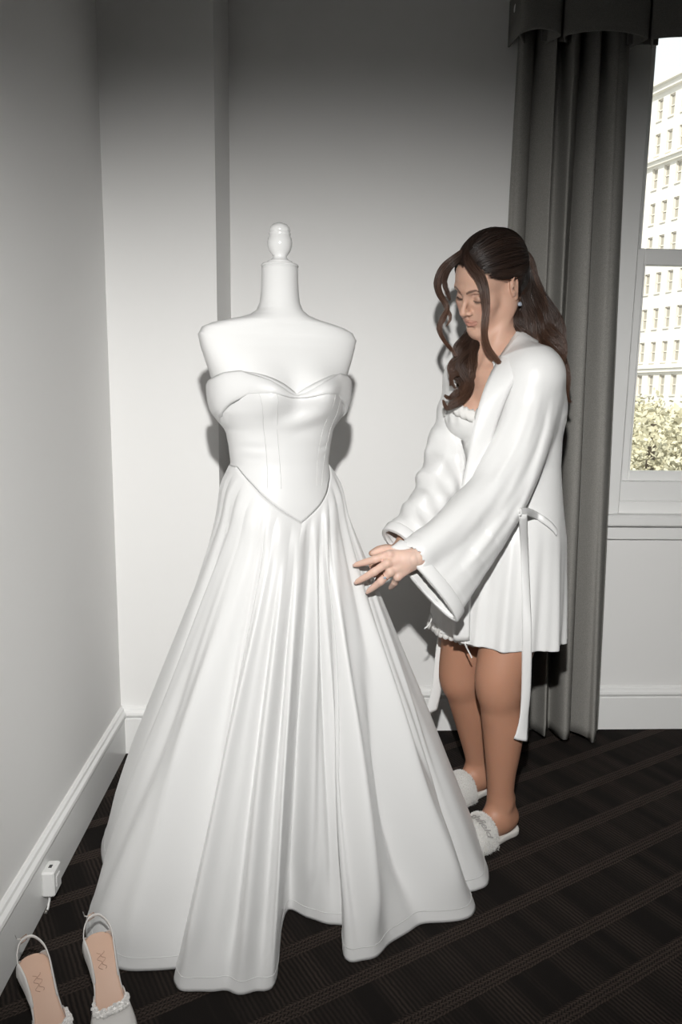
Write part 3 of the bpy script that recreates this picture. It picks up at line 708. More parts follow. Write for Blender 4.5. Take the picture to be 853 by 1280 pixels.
# hands: fingertip targets rest on the gown
def gownY(px, py):
    v = SK.reshape(-1, 3); d = v-EYEP; z = d@FW; x = CX+FPX*(d@RT)/z; y = CY-FPX*(d@UP)/z
    m_ = (abs(x-px) < 7) & (abs(y-py) < 7); return float(v[m_][:, 1].min()) if m_.any() else 1.75
def hand(W_, K4, T4, thumb, side):
    hp_ = Prims()
    c = np.mean(K4, axis=0); n_ = np.cross(K4[0]-K4[3], c-W_); n_ /= np.linalg.norm(n_)
    if n_@(EYEP-c) < 0: n_ = -n_                        # n_ = back of the hand, towards the viewer
    for i in range(4):
        hp_.cap(W_+(K4[i]-c)*.42, K4[i], .0125, .0098, k=.012, flat=(n_, 1.12))
    hp_.cap(W_*1.25-c*.25, W_, .0225, .0205, k=.015)
    nails = []
    for i in range(4):
        L_ = T4[i]-K4[i]; q1 = K4[i]+L_*.46+n_*(.007); q2 = K4[i]+L_*.76+n_*.004
        r0 = (.0090, .0092, .0088, .0076)[i]
        hp_.chain([K4[i], q1, q2, T4[i]], [r0*1.06, r0*.97, r0*.86, r0*.66], k=.004)
        hp_.ell(K4[i]+n_*.004, (.0085, .0085, .0085), k=.008); hp_.ell(q1+n_*.0008, (r0*1.03,)*3, k=.004)
        u = (T4[i]-q2)/np.linalg.norm(T4[i]-q2); nails.append((T4[i]+u*.001+n_*r0*.50, u, n_, r0))
    hp_.chain(thumb, [.0135, .0120, .0100, .0075], k=.012)
    return hp_, nails
gy = gownY(470, 715)
fy = [gownY(446, 706)-.012, gownY(449, 726)-.012, gownY(462, 737)-.012, gownY(482, 742)-.010]
K4 = [at(487, 693, NW[1]-.002), at(484, 704, NW[1]-.012), at(488, 715, NW[1]-.012), at(497, 721, NW[1]-.006)]
T4 = [at(445, 706, fy[0]), at(447, 727, fy[1]), at(461, 739, fy[2]), at(482, 745, fy[3])]
for i, mx in enumerate((.086, .092, .086, .072)):      # keep the finger lengths human
    v = T4[i]-K4[i]; l_ = np.linalg.norm(v)
    if l_ > mx: T4[i] = K4[i]+v*mx/l_
TH = [NW+(K4[0]-NW)*.25+[0, .012, -.004], K4[0]+[.018, .022, .002], K4[0]+[-.008, .034, .004], K4[0]+[-.034, .036, -.004]]
handL, NAILS = hand(NW, K4, T4, TH, 1)
K4r = [at(480, 692, 1.905), at(480, 700, 1.90), at(482, 707, 1.895), at(486, 713, 1.89)]
T4r = [at(458, 706, 1.93), at(457, 715, 1.925), at(462, 723, 1.92), at(470, 727, 1.915)]
THr = [FWR+[-.01, -.01, 0], FWR+[-.035, -.03, .01], FWR+[-.06, -.04, .01], FWR+[-.08, -.04, 0]]
handR, NAILSR = hand(FWR, K4r, T4r, THr, -1)

SKIN = bpy.data.materials.new('skin'); SKIN.use_nodes = True
_n = SKIN.node_tree; _b = _n.nodes['Principled BSDF']; _a = _n.nodes.new('ShaderNodeVertexColor'); _a.layer_name = 'tint'
_n.links.new(_a.outputs[0], _b.inputs['Base Color']); _b.inputs['Roughness'].default_value = .5; _b.inputs['Specular IOR Level'].default_value = .4
_b.inputs['Subsurface Weight'].default_value = .12; _b.inputs['Subsurface Radius'].default_value = (.012, .004, .002); _b.inputs['Subsurface Scale'].default_value = .5
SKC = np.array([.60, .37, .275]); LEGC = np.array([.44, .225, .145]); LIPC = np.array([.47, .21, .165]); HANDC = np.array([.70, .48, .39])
def skin_colors(V):
    col = np.tile(SKC, (len(V), 1)); 
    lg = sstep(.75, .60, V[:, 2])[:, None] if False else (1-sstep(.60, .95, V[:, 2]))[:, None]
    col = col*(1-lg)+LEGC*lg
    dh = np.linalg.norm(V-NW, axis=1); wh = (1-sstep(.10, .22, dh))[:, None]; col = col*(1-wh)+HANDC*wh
    P = (V-HO)@HR/HS; ax_ = np.abs(P[:, 0]); f = P[:, 1] > .06
    # lips
    up = (P[:, 2] < -.0575-.10*np.maximum(ax_-.004, 0)-.0010*np.cos(ax_*500)*(ax_ < .006)) & (P[:, 2] > -.0672)
    lo = (P[:, 2] <= -.0672) & (P[:, 2] > -.0795+.45*np.maximum(ax_-.006, 0)*(ax_/.022))
    l_ = ((up | lo) & (ax_ < .0235) & (P[:, 1] > .078)).astype(float)[:, None]*.75; col = col*(1-l_)+LIPC*l_
    # make-up on the lids, lashes and blush, brows
    e = np.exp(-((ax_-.031)/.014)**2-((P[:, 2]-.003)/.0075)**2)*f; e = e[:, None]*.45; col = col*(1-e)+np.array([.36, .23, .18])*e
    ar = np.interp(ax_, [.0165, .024, .031, .038, .045], [-.0080, -.0098, -.0105, -.0095, -.0070])
    la = (np.exp(-((P[:, 2]-ar)/.0014)**2)*(ax_ > .0165)*(ax_ < .046)*f)[:, None]*.92; col = col*(1-la)+np.array([.02, .012, .01])*la
    br = np.interp(ax_, [.010, .020, .035, .047], [.0165, .0215, .0250, .0195]); bw = np.interp(ax_, [.010, .020, .035, .048], [.0030, .0034, .0026, .0008])
    b_ = (sstep(1.25, .7, np.abs(P[:, 2]-br)/bw) if False else 1-sstep(.7, 1.3, np.abs(P[:, 2]-br)/bw))*(ax_ > .010)*(ax_ < .049)*f; b_ = b_[:, None]*.8; col = col*(1-b_)+np.array([.040, .020, .013])*b_
    ch = np.exp(-((ax_-.046)/.018)**2-((P[:, 2]+.030)/.016)**2)*f; ch = ch[:, None]*.35; col = col*(1-ch)+np.array([.50, .20, .14])*ch
    return np.concatenate([col, np.ones((len(V), 1))], 1)
def build_body(parent):
    VS = []; FS_ = []; off = 0
    blocks = [((.30, 1.72, 1.215), (.72, 2.22, 1.74), .0021, (body, hd)),
              ((.16, 1.60, 0.02), (.86, 2.32, 1.2205), .0046, (body,)),
              (tuple(np.min([NW, *T4, *TH], 0)-.035), tuple(np.max([NW, *T4, *TH], 0)+.035), .0012, (handL,)),
              (tuple(np.min([FWR, *T4r, *THr], 0)-.035), tuple(np.max([FWR, *T4r, *THr], 0)+.035), .0022, (handR,))]
    for lo, hi, h, pr in blocks:
        F = Field(lo, hi, h)
        for p in pr: p.run(F)
        V, f = F.mesh(); VS.append(V); FS_ += [tuple(i+off for i in q) for q in f]; off += len(V)
    V = np.concatenate(VS)
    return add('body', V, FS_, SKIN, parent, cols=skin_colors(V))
woman = thing('person', 'woman with long wavy brown hair in a white satin robe and slippers, touching the gown', 'person', (.60, 2.0, 0))
def wrel(o): return rel(o, woman.location)
wrel(build_body(woman))
NAILM = mat('nail_polish', (.62, .42, .36), .2)
for (p, u, n_, r0) in NAILS:
    s_ = np.cross(u, n_); rows = []
    for a in np.linspace(-1, 1, 9):
        rows.append([p+u*(a*.0075+.002)+s_*(b*r0*.60*math.sqrt(max(0, 1-(max(0, -a))**2*.4))*(1-.35*max(0, a)**2))+n_*(.0016*(1-b*b)-.0006*abs(a)) for b in np.linspace(-1, 1, 7)])
    wrel(grid('fingernail', np.array(rows), NAILM, woman, solid=.0006))

# ------------------------------------------------------------------ slip, robe
ROBE = mat('robe_satin', (.80, .80, .795), .36, .42)
SLIP = mat('slip_satin', (.78, .78, .77), .42, .4)
LACE = mat('lace', (.78, .77, .75), .8, .2, bump=(500, .5, .002))
def interp_c(z, tab):
    tab = np.array(tab); o = np.argsort(tab[:, 0]); tab = tab[o]
    return [np.interp(z, tab[:, 0], tab[:, i]) for i in range(1, tab.shape[1])]
def shell_field(lo, hi, h, outer, thick):
    F = Field(lo, hi, h); outer(F, 0.0); G = Field(lo, hi, h); outer(G, -thick)
    F.D = np.maximum(F.D, -G.D); return F
# z : centre x, y, semi axis lateral, semi axis forward
RTAB = [(.48, .552, 1.98, .190, .176), (.56, .553, 1.98, .196, .170), (.70, .557, 1.983, .188, .162), (.88, .565, 1.990, .172, .146), (.98, .566, 1.994, .158, .128), (1.08, .560, 1.995, .150, .122), (1.2, .547, 1.992, .158, .132), (1.30, .535, 1.997, .150, .108), (1.40, .52, 2.0, .13, .09)]
def skirt_cone(X, Y, Z, grow, folds=True, zfold=.95):
    cx, cy, a, b = interp_c(np.clip(Z, .45, 1.4), RTAB)
    x, y = X-cx, Y-cy; u = x*bl[0]+y*bl[1]; v = x*bf[0]+y*bf[1]
    th = np.arctan2(v, u)
    r = np.sqrt((u/a)**2+(v/b)**2)+1e-6
    w = 0
    if folds:
        am = np.clip((zfold-Z)/.40, 0, 1)
        w = am*(.0075*np.sin(9*th+.6+1.2*Z)+.0050*np.sin(16*th+2.0)+.0025*np.sin(31*th+1+3*Z))
        w = w+.0030*np.sin(6*th+9*Z)*np.clip((Z-.9)/.2, 0, 1)
    return (r-1)*np.minimum(a, b)*1.08-w-grow
# --- robe: trunk and both sleeves as one cloth
def sleeve(P, hu, hv, un):
    """P axis points, hu half width, hv half depth, un side directions"""
    out = []
    for i in range(len(P)-1):
        A, B = P[i], P[i+1]; d = B-A; L2 = float(d@d); t_ = d/math.sqrt(L2)
        u0 = un[i]-t_*(un[i]@t_); u0 /= np.linalg.norm(u0); v0 = np.cross(t_, u0); v0 /= np.linalg.norm(v0)
        out.append((A, d, L2, u0, v0, hu[i], hu[i+1], hv[i], hv[i+1], i == len(P)-2))
    return out
def refine(P, hu, hv, un, n=3):
    M_ = catmull(np.concatenate([np.array(P), np.array(hu)[:, None], np.array(hv)[:, None], np.array(un)], 1), n)
    return sleeve(M_[:, :3], M_[:, 3], M_[:, 4], M_[:, 5:8])
def sleeve_fn(seg, grow, ext, wr, idx=0.0):
    A, d, L2, u0, v0, ha, hb, va, vb, last = seg
    mx = 1+ext if last else 1.0
    def fn(X, Y, Z):
        x, y, z = X-A[0], Y-A[1], Z-A[2]
        tr = (x*d[0]+y*d[1]+z*d[2])/L2; t = np.clip(tr, 0, mx)
        x, y, z = x-t*d[0], y-t*d[1], z-t*d[2]
        u = x*u0[0]+y*u0[1]+z*u0[2]; v = x*v0[0]+y*v0[1]+z*v0[2]; e = tr-t; ax = e*math.sqrt(L2)
        tc = np.clip(t, 0, 1); a = ha+(hb-ha)*tc+grow; b = va+(vb-va)*tc+grow
        rr = np.sqrt((u/a)**2+(v/b)**2)+1e-5; dd = rr*(rr-1)/(np.sqrt((u/a**2)**2+(v/b**2)**2)+1e-4)
        if last: dd = np.where(ax > 0, np.maximum(dd, ax), np.where(ax < -1e-5, np.sqrt(np.maximum(dd, 0)**2+ax*ax)+np.minimum(dd, 0), dd))
        else: dd = np.where(np.abs(ax) > 1e-5, np.sqrt(np.maximum(dd, 0)**2+ax*ax)+np.minimum(dd, 0), dd)
        return dd-wr(u/a, v/b, idx+tc)
    return fn
# side direction of the cuff follows the cuff line of the photograph
cu = at(571, 775, 1.675)-at(490, 687, 1.675); cu /= np.linalg.norm(cu)
NSLV = refine([at(666, 466, 1.88), at(659, 536, 1.848), at(625, 613, 1.808), at(574, 682, 1.742), at(531, 731, 1.675)],
              [.056, .070, .082, .099, .119], [.054, .060, .060, .050, .034], [RT+UP*-.3, RT-UP*.25, RT*.85-UP*.5, cu*.8+RT*.2, cu])
FSLV = refine([FS+[0, 0, .0], at(562, 556, 2.05), at(538, 628, 1.97), at(500, 680, 1.885)], [.055, .060, .058, .056], [.055, .055, .052, .045], [RT-UP*.3, RT-UP*.35, RT*.8-UP*.5, RT*.7-UP*.7])
def wr_near(u, v, q):          # u across (-1 upper edge .. 1 lower edge), q along in segments (0 shoulder .. 12 cuff)
    q = q/3.0
    a = .0048*np.sin(6.3*u+1.1*q+.6)+.0030*np.sin(11.5*u-1.7*q+2.0)+.0016*np.sin(21*u+2.2*q)
    cr = lambda p: np.sqrt(np.sin(p)**2+.012)
    a = a*.55+.0062*(.6-cr(3.3*u+.55*q+.2))+.0040*(.6-cr(5.6*u-1.15*q+1.4))*np.clip(1.2-np.abs(q-1.6), 0, 1)
    m = np.exp(-((q-2.0)/.62)**2)*np.clip(.55-u*.8, 0, 1.3)          # crook of the elbow
    m2 = np.exp(-((q-.9)/.7)**2)
    b = .0050*np.sin(6.2*q-3.4*u+1.0)*m*.8+.0014*np.sin(4.5*q+6*u)*m2
    e = np.clip((q-3.1)/.3, 0, 1)
    return (a*np.clip(q/.8, .15, 1)+b)*(1-.65*e)
def wr_far(u, v, q):
    q = q/3.0
    return (.0042*np.sin(10*q+2.5*u)+.0030*np.sin(17*q-4*u+1)+.0025*np.sin(6*u+2*q))*np.clip(q/.5, .1, 1)*np.clip((3-q)/.4, .2, 1)
def near_l(Z): return np.interp(Z, [.5, .8, 1.0, 1.15, 1.25, 1.32, 1.38, 1.45], [-.075, -.070, -.008, .040, .058, .064, .060, .056])
def far_l(Z): return np.interp(Z, [.5, .8, 1.0, 1.15, 1.25, 1.32, 1.38, 1.45], [-.150, -.135, -.100, -.095, -.090, -.082, -.066, -.056])
def wedge(X, Y, Z):            # the open front
    x, y = X-np.interp(Z, [.5, .9, 1.2, 1.4], [.598, .584, .547, .52]), Y-2.0
    u = x*bl[0]+y*bl[1]; v = x*bf[0]+y*bf[1]
    c = (near_l(Z)+far_l(Z))/2; w_ = (near_l(Z)-far_l(Z))/2
    return np.maximum(np.abs(u-c)-w_, -(v-.005))
def robe_trunk(F, g):
    F.do(lambda X, Y, Z: np.maximum(skirt_cone(X, Y, Z, g), Z-1.36), (.59, 2.0, .93), (.34, .34, .50), 'u', .02)
    for sd, S_ in ((1, NS), (-1, FS)):
        Pp = Prims(); Pp.cap(NB+bl*.045*sd-bf*.020+[0, 0, .012], S_-bf*.008+[0, 0, .012], .056, .052, k=.06).cap(bp(CH, .085*sd, -.01, .06), S_, .088, .062, k=.05); Pp.run(F, g)
def robe_sleeves(F, g, ext=0):
    for i, seg in enumerate(NSLV): F.do(sleeve_fn(seg, g, ext if g < 0 else 0, wr_near, i), (seg[0]+seg[1]/2), np.abs(seg[1])/2+.155, 'u', .0015)
    for i, seg in enumerate(FSLV): F.do(sleeve_fn(seg, g, ext if g < 0 else 0, wr_far, i), (seg[0]+seg[1]/2), np.abs(seg[1])/2+.09, 'u', .0015)
    for A_, B_, C_ in ((NS, NE, NW), (FS, FE, FWR)):
        P_ = Prims(); e_ = .90 if g >= 0 else 1.05
        P_.chain([A_, B_, B_+(C_-B_)*e_], [.056, .050, .033], k=.03); P_.run(F, g)
def hem_z(X, Y): return .594-.05*np.clip(X-.62, 0, .2)
RLO, RHI = (.15, 1.58, .50), (.86, 2.30, 1.46)
def make_robe():
    h = .0030; th = .0085
    T = Field(RLO, RHI, h); robe_trunk(T, .004); S = Field(RLO, RHI, h); robe_sleeves(S, 0)
    def blur(D):
        for _ in range(1):
            for a in range(3):
                E = D.copy(); sl0 = [slice(None)]*3; sl1 = [slice(None)]*3; sc = [slice(None)]*3
                sl0[a] = slice(0, -2); sl1[a] = slice(2, None); sc[a] = slice(1, -1)
                E[tuple(sc)] = (D[tuple(sl0)]+D[tuple(sc)]+D[tuple(sl1)])/3; D = E
        return D
    X, Y, Z = np.meshgrid(*T.ax, indexing='ij', sparse=True)
    wd = wedge(X, Y, Z).astype(np.float32)
    O = blur(np.minimum(sm_min(T.D, S.D, .03), .06))
    Ti = Field(RLO, RHI, h); robe_trunk(Ti, .004-th); Si = Field(RLO, RHI, h); robe_sleeves(Si, -th, 1.6)
    I = blur(np.minimum(sm_min(Ti.D, Si.D, .02), .06))
    D = np.maximum(O, -I)                       # cloth shell
    cc = NSLV[-1][0]+NSLV[-1][1]; cf = FSLV[-1][0]+FSLV[-1][1]
    far_ = (np.sqrt((X-cc[0])**2+(Y-cc[1])**2+(Z-cc[2])**2) > .17) & (np.sqrt((X-cf[0])**2+(Y-cf[1])**2+(Z-cf[2])**2) > .12) & (Z < 1.25)
    D = np.where(far_, np.minimum(D, np.abs(O+.0032)-.0032), D)   # never thinner than this
    near_s = S.D < .012                         # the opening never cuts into the sleeves
    D = np.where(near_s, D, np.maximum(D, -wd))
    D = np.maximum(D, (hem_z(X, Y)-Z))
    for seg in (NSLV[-1], FSLV[-1]):            # keep both sleeve mouths open
        A, d, L2, u0, v0, ha, hb, va, vb, _l = seg; tt = d/math.sqrt(L2); E = A+d
        x, y, z = X-E[0], Y-E[1], Z-E[2]; ax = x*tt[0]+y*tt[1]+z*tt[2]; u = x*u0[0]+y*u0[1]+z*u0[2]; v = x*v0[0]+y*v0[1]+z*v0[2]
        D = np.maximum(D, -np.maximum(np.maximum(np.abs(u)-hb-.02, np.abs(v)-vb-.03), np.maximum(.002-ax, ax-.09)))
    # neck hole
    Nk = Field(RLO, RHI, h); Pp = Prims(); Pp.cap(NB+[0, 0, -.03]+bf*.03, HT+bf*.01, .072, .085, k=.02); Pp.run(Nk)
    D = np.maximum(D, -Nk.D)
    T.D = D.astype(np.float32); V, f = T.mesh()
    return wrel(add('robe', V, f, ROBE, woman))
robe = make_robe()
# cuff bands and sleeve-end seam
def ellipse_loop(seg, t, off, n=64):
    A, d, L2, u0, v0, ha, hb, va, vb, last = seg
    c = A+d*t; a = ha+(hb-ha)*t+off; b = va+(vb-va)*t+off; th = np.arange(n)*2*np.pi/n
    return c+np.cos(th)[:, None]*a*u0+np.sin(th)[:, None]*b*v0
for seg, t0, o in ((NSLV[-1], .36, .0015), (FSLV[-1], .50, .001)):
    L = [ellipse_loop(seg, t, oo) for t, oo in ((t0-.02, -.004), (t0, o+.003), (t0+.03, o+.004), (.7, o+.0035), (.97, o+.003), (1.005, o+.002), (1.012, -.002), (1.0, -.006), (.8, -.007))]
    wrel(grid('cuff', np.array(L), ROBE, robe, cv=True, solid=.001))
# collar: a broad band along the opening, passing behind the neck
def trunk_pt(l, z, off):       # point on the robe front at lateral offset l
    cx, cy, a, b = [float(q) for q in interp_c(z, RTAB)]
    v = b*math.sqrt(max(0.02, 1-(l/a)**2))+off; return np.array([cx, cy, 0])+bl*l+bf*v+[0, 0, z]
def ribbon(name, C, W, m, parent, thick=.0028, cross=7, puff=.003, N=None):
    """C centre line, W half-width vectors (with length)"""
    C = np.array(C); W = np.array(W); T = np.gradient(C, axis=0); Nn = np.cross(T, W); Nn /= np.linalg.norm(Nn, axis=1)[:, None]+1e-9
    if N is not None: Nn *= np.sign(np.sum(Nn*N, axis=1))[:, None]
    rows = [[c+w*s+nn*puff*(1-s*s) for s in np.linspace(-1, 1, cross)] for c, w, nn in zip(C, W, Nn)]
    return wrel(grid(name, np.array(rows), m, parent, solid=thick))
def surf_out(D, p, dr, s0=-.05, s1=.10):      # march outward to the robe's outer surface
    return p
CL = [at(653, 414, 1.985), at(657, 424, 1.925), at(645, 442, 1.868), at(630, 470, 1.835), at(617, 500, 1.822), at(606, 535, 1.818), at(598, 570, 1.822), at(590, 605, 1.83), at(584, 640, 1.84), at(580, 690, 1.85), at(578, 760, 1.85), at(577, 800, 1.85)]
CW = [RT*.014-UP*.030, RT*.030-UP*.010, RT*.038+UP*.006, RT*.038+UP*.008, RT*.034+UP*.006, RT*.030+UP*.004, RT*.026, RT*.024, RT*.023, RT*.022, RT*.022, RT*.022]
CWd = [FW*.012, -FW*-.016, FW*.020, FW*.012, FW*.004, FW*0, FW*0, FW*0, FW*0, FW*0, FW*0, FW*0]
C_ = catmull(CL, 6); W_ = catmull(np.array(CW)+np.array(CWd)*-1, 6)
ribbon('collar', C_, W_, ROBE, robe, .004, puff=.004)
CF = [at(588, 470, 2.06), at(573, 500, 2.04), at(567, 535, 2.02), at(565, 580, 2.01), at(563, 640, 2.0), at(562, 700, 1.99), at(561, 760, 1.98), at(560, 796, 1.97)]
ribbon('collar', catmull(CF, 6), [RT*.019]*43, ROBE, robe, .004, puff=.003)
# belt loop at the back and the two hanging ties
_rv = np.array([v.co[:] for v in robe.data.vertices])+np.array(woman.location); _rd = _rv-EYEP; _rz = _rd@FW; _rx = CX+FPX*(_rd@RT)/_rz; _ry = CY-FPX*(_rd@UP)/_rz
def onrobe(px, py, off=.005):
    m_ = (abs(_rx-px) < 4) & (abs(_ry-py) < 4); return at(px, py, (_rv[m_][:, 1].min() if m_.any() else 1.9)-off)
lp = catmull([onrobe(650, 640), onrobe(660, 640), onrobe(670, 644), onrobe(680, 650), onrobe(690, 658), onrobe(696, 665, .002)], 8)
ribbon('belt', lp, [UP*.010]*len(lp), ROBE, robe, .002)
tie = catmull([onrobe(654, 642), onrobe(656, 690, .007), onrobe(658, 750, .009), onrobe(659, 795, .012), at(658, 860, 1.80), at(655, 900, 1.81), at(651, 925, 1.81)], 8)
ribbon('tie', tie, [RT*(.0105+.0025*t+.006*(t > .8)*(t-.8)*5)+UP*(-.0 if t < .97 else -.004)+FW*.004*math.sin(9*t) for t in np.linspace(0, 1, len(tie))], ROBE, robe, .002)
tie2 = catmull([at(566, 700, 2.10), at(556, 770, 2.12), at(550, 820, 2.12), at(546, 860, 2.12), at(539, 890, 2.12)], 8)
ribbon('tie', tie2, [RT*(.011+.008*t)+UP*.006*t for t in np.linspace(0, 1, len(tie2))], ROBE, robe, .002)
# --- slip
def make_slip():
    lo, hi = (.30, 1.72, .58), (.80, 2.30, 1.30); h = .0034
    B = Prims(); Bp = [q for q in body.L]
    F = Field(lo, hi, h)
    for fn, c, r, op, k in Bp:
        if k in (.025, .02, .03, .022): continue          # leave the limbs out
        F.do(lambda X, Y, Z, fn=fn: fn(X, Y, Z)-.006, c, np.asarray(r)+.008, op, k)
    X, Y, Z = np.meshgrid(*F.ax, indexing='ij', sparse=True)
    cx, cy, a, b = interp_c(np.clip(Z, .45, 1.4), RTAB); x, y = X-cx, Y-cy; u = x*bl[0]+y*bl[1]; v = x*bf[0]+y*bf[1]
    sh_ = np.clip((.95-Z)/.3, 0, 1); x = X-cx+bl[0]*.050*sh_-bf[0]*.005*sh_; y = Y-cy+bl[1]*.050*sh_-bf[1]*.005*sh_; u = x*bl[0]+y*bl[1]; v = x*bf[0]+y*bf[1]
    co = np.where(Z < .98, (np.sqrt((u/(a*.90))**2+(v/(b*.92))**2)-1)*b+.01*0-.004*np.sin(12*np.arctan2(v, u))*np.clip((.9-Z)/.3, 0, 1), .5)
    D = sm_min(F.D, co.astype(np.float32), .02)
    un = (X-CH[0])*bl[0]+(Y-CH[1])*bl[1]
    topz = 1.222+.018*np.exp(-((np.abs(un)-.075)/.03)**2)-.012*np.exp(-(un/.02)**2)
    D = np.maximum(D, Z-topz); D = np.maximum(D, .606-Z)
    D = D+.0016*np.sin(un*210)*np.exp(-((Z-1.205)/.018)**2)*((Y-1.99)*bf[1]+(X-.54)*bf[0] > 0)
    F.D = D.astype(np.float32); V, f = F.mesh(); return wrel(add('slip', V, f, SLIP, woman))
slip = make_slip()
# ruffled lace at the bust and at the hem
def body_front(l, z, grow):
    """first hit of the dressed bust walking inwards from the front"""
    best = None
    for s in np.linspace(.20, .0, 120):
        p = bp([CH[0], CH[1], 0], l, s, z); d = 1
        for fn, c, r, op, k in body.L[:]:
            if op != 'u' or k in (.025, .02): continue
            d = min(d, float(fn(np.array(p[0]), np.array(p[1]), np.array(p[2]))))
        if d < grow: return p
    return bp([CH[0], CH[1], 0], l, .06, z)
ls = np.linspace(-.125, .125, 90); rows = []
for k, (dz, g) in enumerate(((-.018, .008), (-.004, .013), (.010, .012), (.016, .010))):
    rows.append([body_front(l, 1.222+.018*math.exp(-((abs(l)-.075)/.03)**2)-.012*math.exp(-(l/.02)**2)+dz+.0022*math.sin(l*520)*(k > 1), g+.0012*math.sin(l*380+k)) for l in ls])
wrel(grid('lace_trim', np.array(rows), LACE, slip, solid=.0015))
def hem_ring(z, sc, wav, n=400, sh=0):
    cx, cy, a, b = [float(q) for q in interp_c(z, RTAB)]; cx -= bl[0]*.050-bf[0]*.005; cy -= bl[1]*.050-bf[1]*.005; th = np.arange(n)*2*np.pi/n
    w_ = .004*np.sin(12*th)+wav*np.sin(60*th)
    u = (a*sc+w_)*np.cos(th); v = (b*sc+w_)*np.sin(th)
    P = np.array([cx, cy, z])+u[:, None]*bl+v[:, None]*bf;  P[:, 2] += sh*np.abs(np.sin(30*th)); return P
wrel(grid('lace_hem', np.array([hem_ring(.614, .905, .0), hem_ring(.603, .91, .001), hem_ring(.592, .915, .002), hem_ring(.580, .92, .003, sh=.004)]), LACE, slip, cv=True, solid=.0012))
for pts in ([(538, 766, 1.93), (540, 772, 1.92), (537, 780, 1.92), (531, 786, 1.92)], [(580, 800, 1.86), (583, 808, 1.86), (587, 816, 1.86), (590, 822, 1.86)]):
    wrel(MB().tube(catmull([at(*p) for p in pts], 6), .0022, 6).build('drawstring', SLIP, slip))

# ------------------------------------------------------------------ slippers
FUR = mat('white_plush', (.70, .69, .67), .95, .1, bump=(260, 1.0, .006)); SOLE = mat('pale_sole', (.62, .60, .57), .7)
FURH = mat('plush_pile', (.74, .73, .71), .9, .1)
THREAD = mat('grey_thread', (.36, .35, .34), .5)
def slipper(A_, text):
    t = bpy.data.objects.new('slipper', None); COL.objects.link(t); t.parent = woman
    g = np.array([A_[0], A_[1], 0]); hb = g-bf*.068
    def outline(off):
        pts = [(0, -.002), (.020, -.032), (.07, -.036), (.13, -.044), (.19, -.044), (.23, -.026), (.244, 0), (.23, .030), (.19, .044), (.13, .042), (.07, .036), (.020, .033)]
        c = catmull(np.array(pts), 6, True); ctr = np.array([.12, 0]); d = c-ctr; return ctr+d*(1+off/np.linalg.norm(d, axis=1)[:, None])
    L = []
    for off, z in ((-.03, .002), (-.003, .002), (0, .005), (0, .016), (-.002, .019), (-.006, .0205), (-.05, .0195), (-.11, .0195)):
        o = outline(max(off, -.03) if off > -.05 else off*.6); L.append([hb+bf*p[0]+bl*p[1]+[0, 0, z] for p in o])
    wrel(grid('sole', np.array(L), SOLE, t, cv=True))
    rows = []; nrm = []
    for k in np.linspace(0, 1, 26):            # across the foot: from one side of the sole over the instep to the other
        th = math.pi*k; row = []
        for j in np.linspace(-1, 1, 16):
            x = .160+.034*j; y = -.052*math.cos(th); z = .010+(.058-.014*j)*math.sin(th)**.75
            bulge = .011*(1-j**4)
            row.append(hb+bf*x+bl*(y*(1+bulge*6))+[0, 0, z+bulge*math.sin(th)])
        rows.append(row)
    R_ = np.array(rows); inner = R_.copy(); c0 = hb+bf*.15+[0, 0, .02]; 
    st_ = wrel(grid('strap', R_, FUR, t, solid=.006))
    # plush pile: short hairs over the strap
    n = 9000; a = rng.uniform(0, 25, n); b = rng.uniform(0, 15, n); i, j = a.astype(int).clip(0, 24), b.astype(int).clip(0, 14); fa, fb = (a-i)[:, None], (b-j)[:, None]
    p = R_[i, j]*(1-fa)*(1-fb)+R_[i+1, j]*fa*(1-fb)+R_[i, j+1]*(1-fa)*fb+R_[i+1, j+1]*fa*fb
    nn = np.cross(R_[i+1, j]-R_[i, j], R_[i, j+1]-R_[i, j]); nn /= np.linalg.norm(nn, axis=1)[:, None]
    sg = np.sign(np.sum(nn*(p-c0), axis=1))[:, None]; nn *= sg
    nn = nn+rng.normal(0, .45, (n, 3)); nn /= np.linalg.norm(nn, axis=1)[:, None]; s = np.cross(nn, rng.normal(size=(n, 3))); s /= np.linalg.norm(s, axis=1)[:, None]
    Lh = rng.uniform(.005, .009, n)[:, None]
    V = np.stack([p-s*.0009, p+s*.0009, p+nn*Lh], 1).reshape(-1, 3); wrel(add('plush_pile', V, np.arange(3*n).reshape(n, 3), FURH, st_, smooth=False, kind='stuff'))
    if text:
        cu_ = bpy.data.curves.new('embroidery', 'FONT'); cu_.body = text; cu_.size = .021; cu_.shear = .45; cu_.extrude = .0006; cu_.space_character = .92; cu_.align_x = 'CENTER'
        tmp = bpy.data.objects.new('embroidery', cu_); COL.objects.link(tmp); bpy.context.view_layer.update()
        me = bpy.data.meshes.new_from_object(tmp); bpy.data.objects.remove(tmp)
        Vv = np.array([v.co[:] for v in me.vertices]); Ff = [tuple(p_.vertices) for p_ in me.polygons]
        Q = []
        for x, y, z in Vv:                     # wrap onto the strap, reading from the far side down to the near side
            k = .60+x/.115; j = 7.5-(y-.008)/.0048; kk_ = np.clip(k*25, 0, 24.99); jj = np.clip(j, 0, 14.99); i0, j0 = int(kk_), int(jj); fa, fb = kk_-i0, jj-j0
            p = R_[i0, j0]*(1-fa)*(1-fb)+R_[i0+1, j0]*fa*(1-fb)+R_[i0, j0+1]*(1-fa)*fb+R_[i0+1, j0+1]*fa*fb
            q = p-c0; q /= np.linalg.norm(q); Q.append(p+q*(.0105+z))
        wrel(add('embroidery', np.array(Q), Ff, THREAD, st_, smooth=False))
    return t
slipper(NA, 'thfield'); slipper(FA, None)

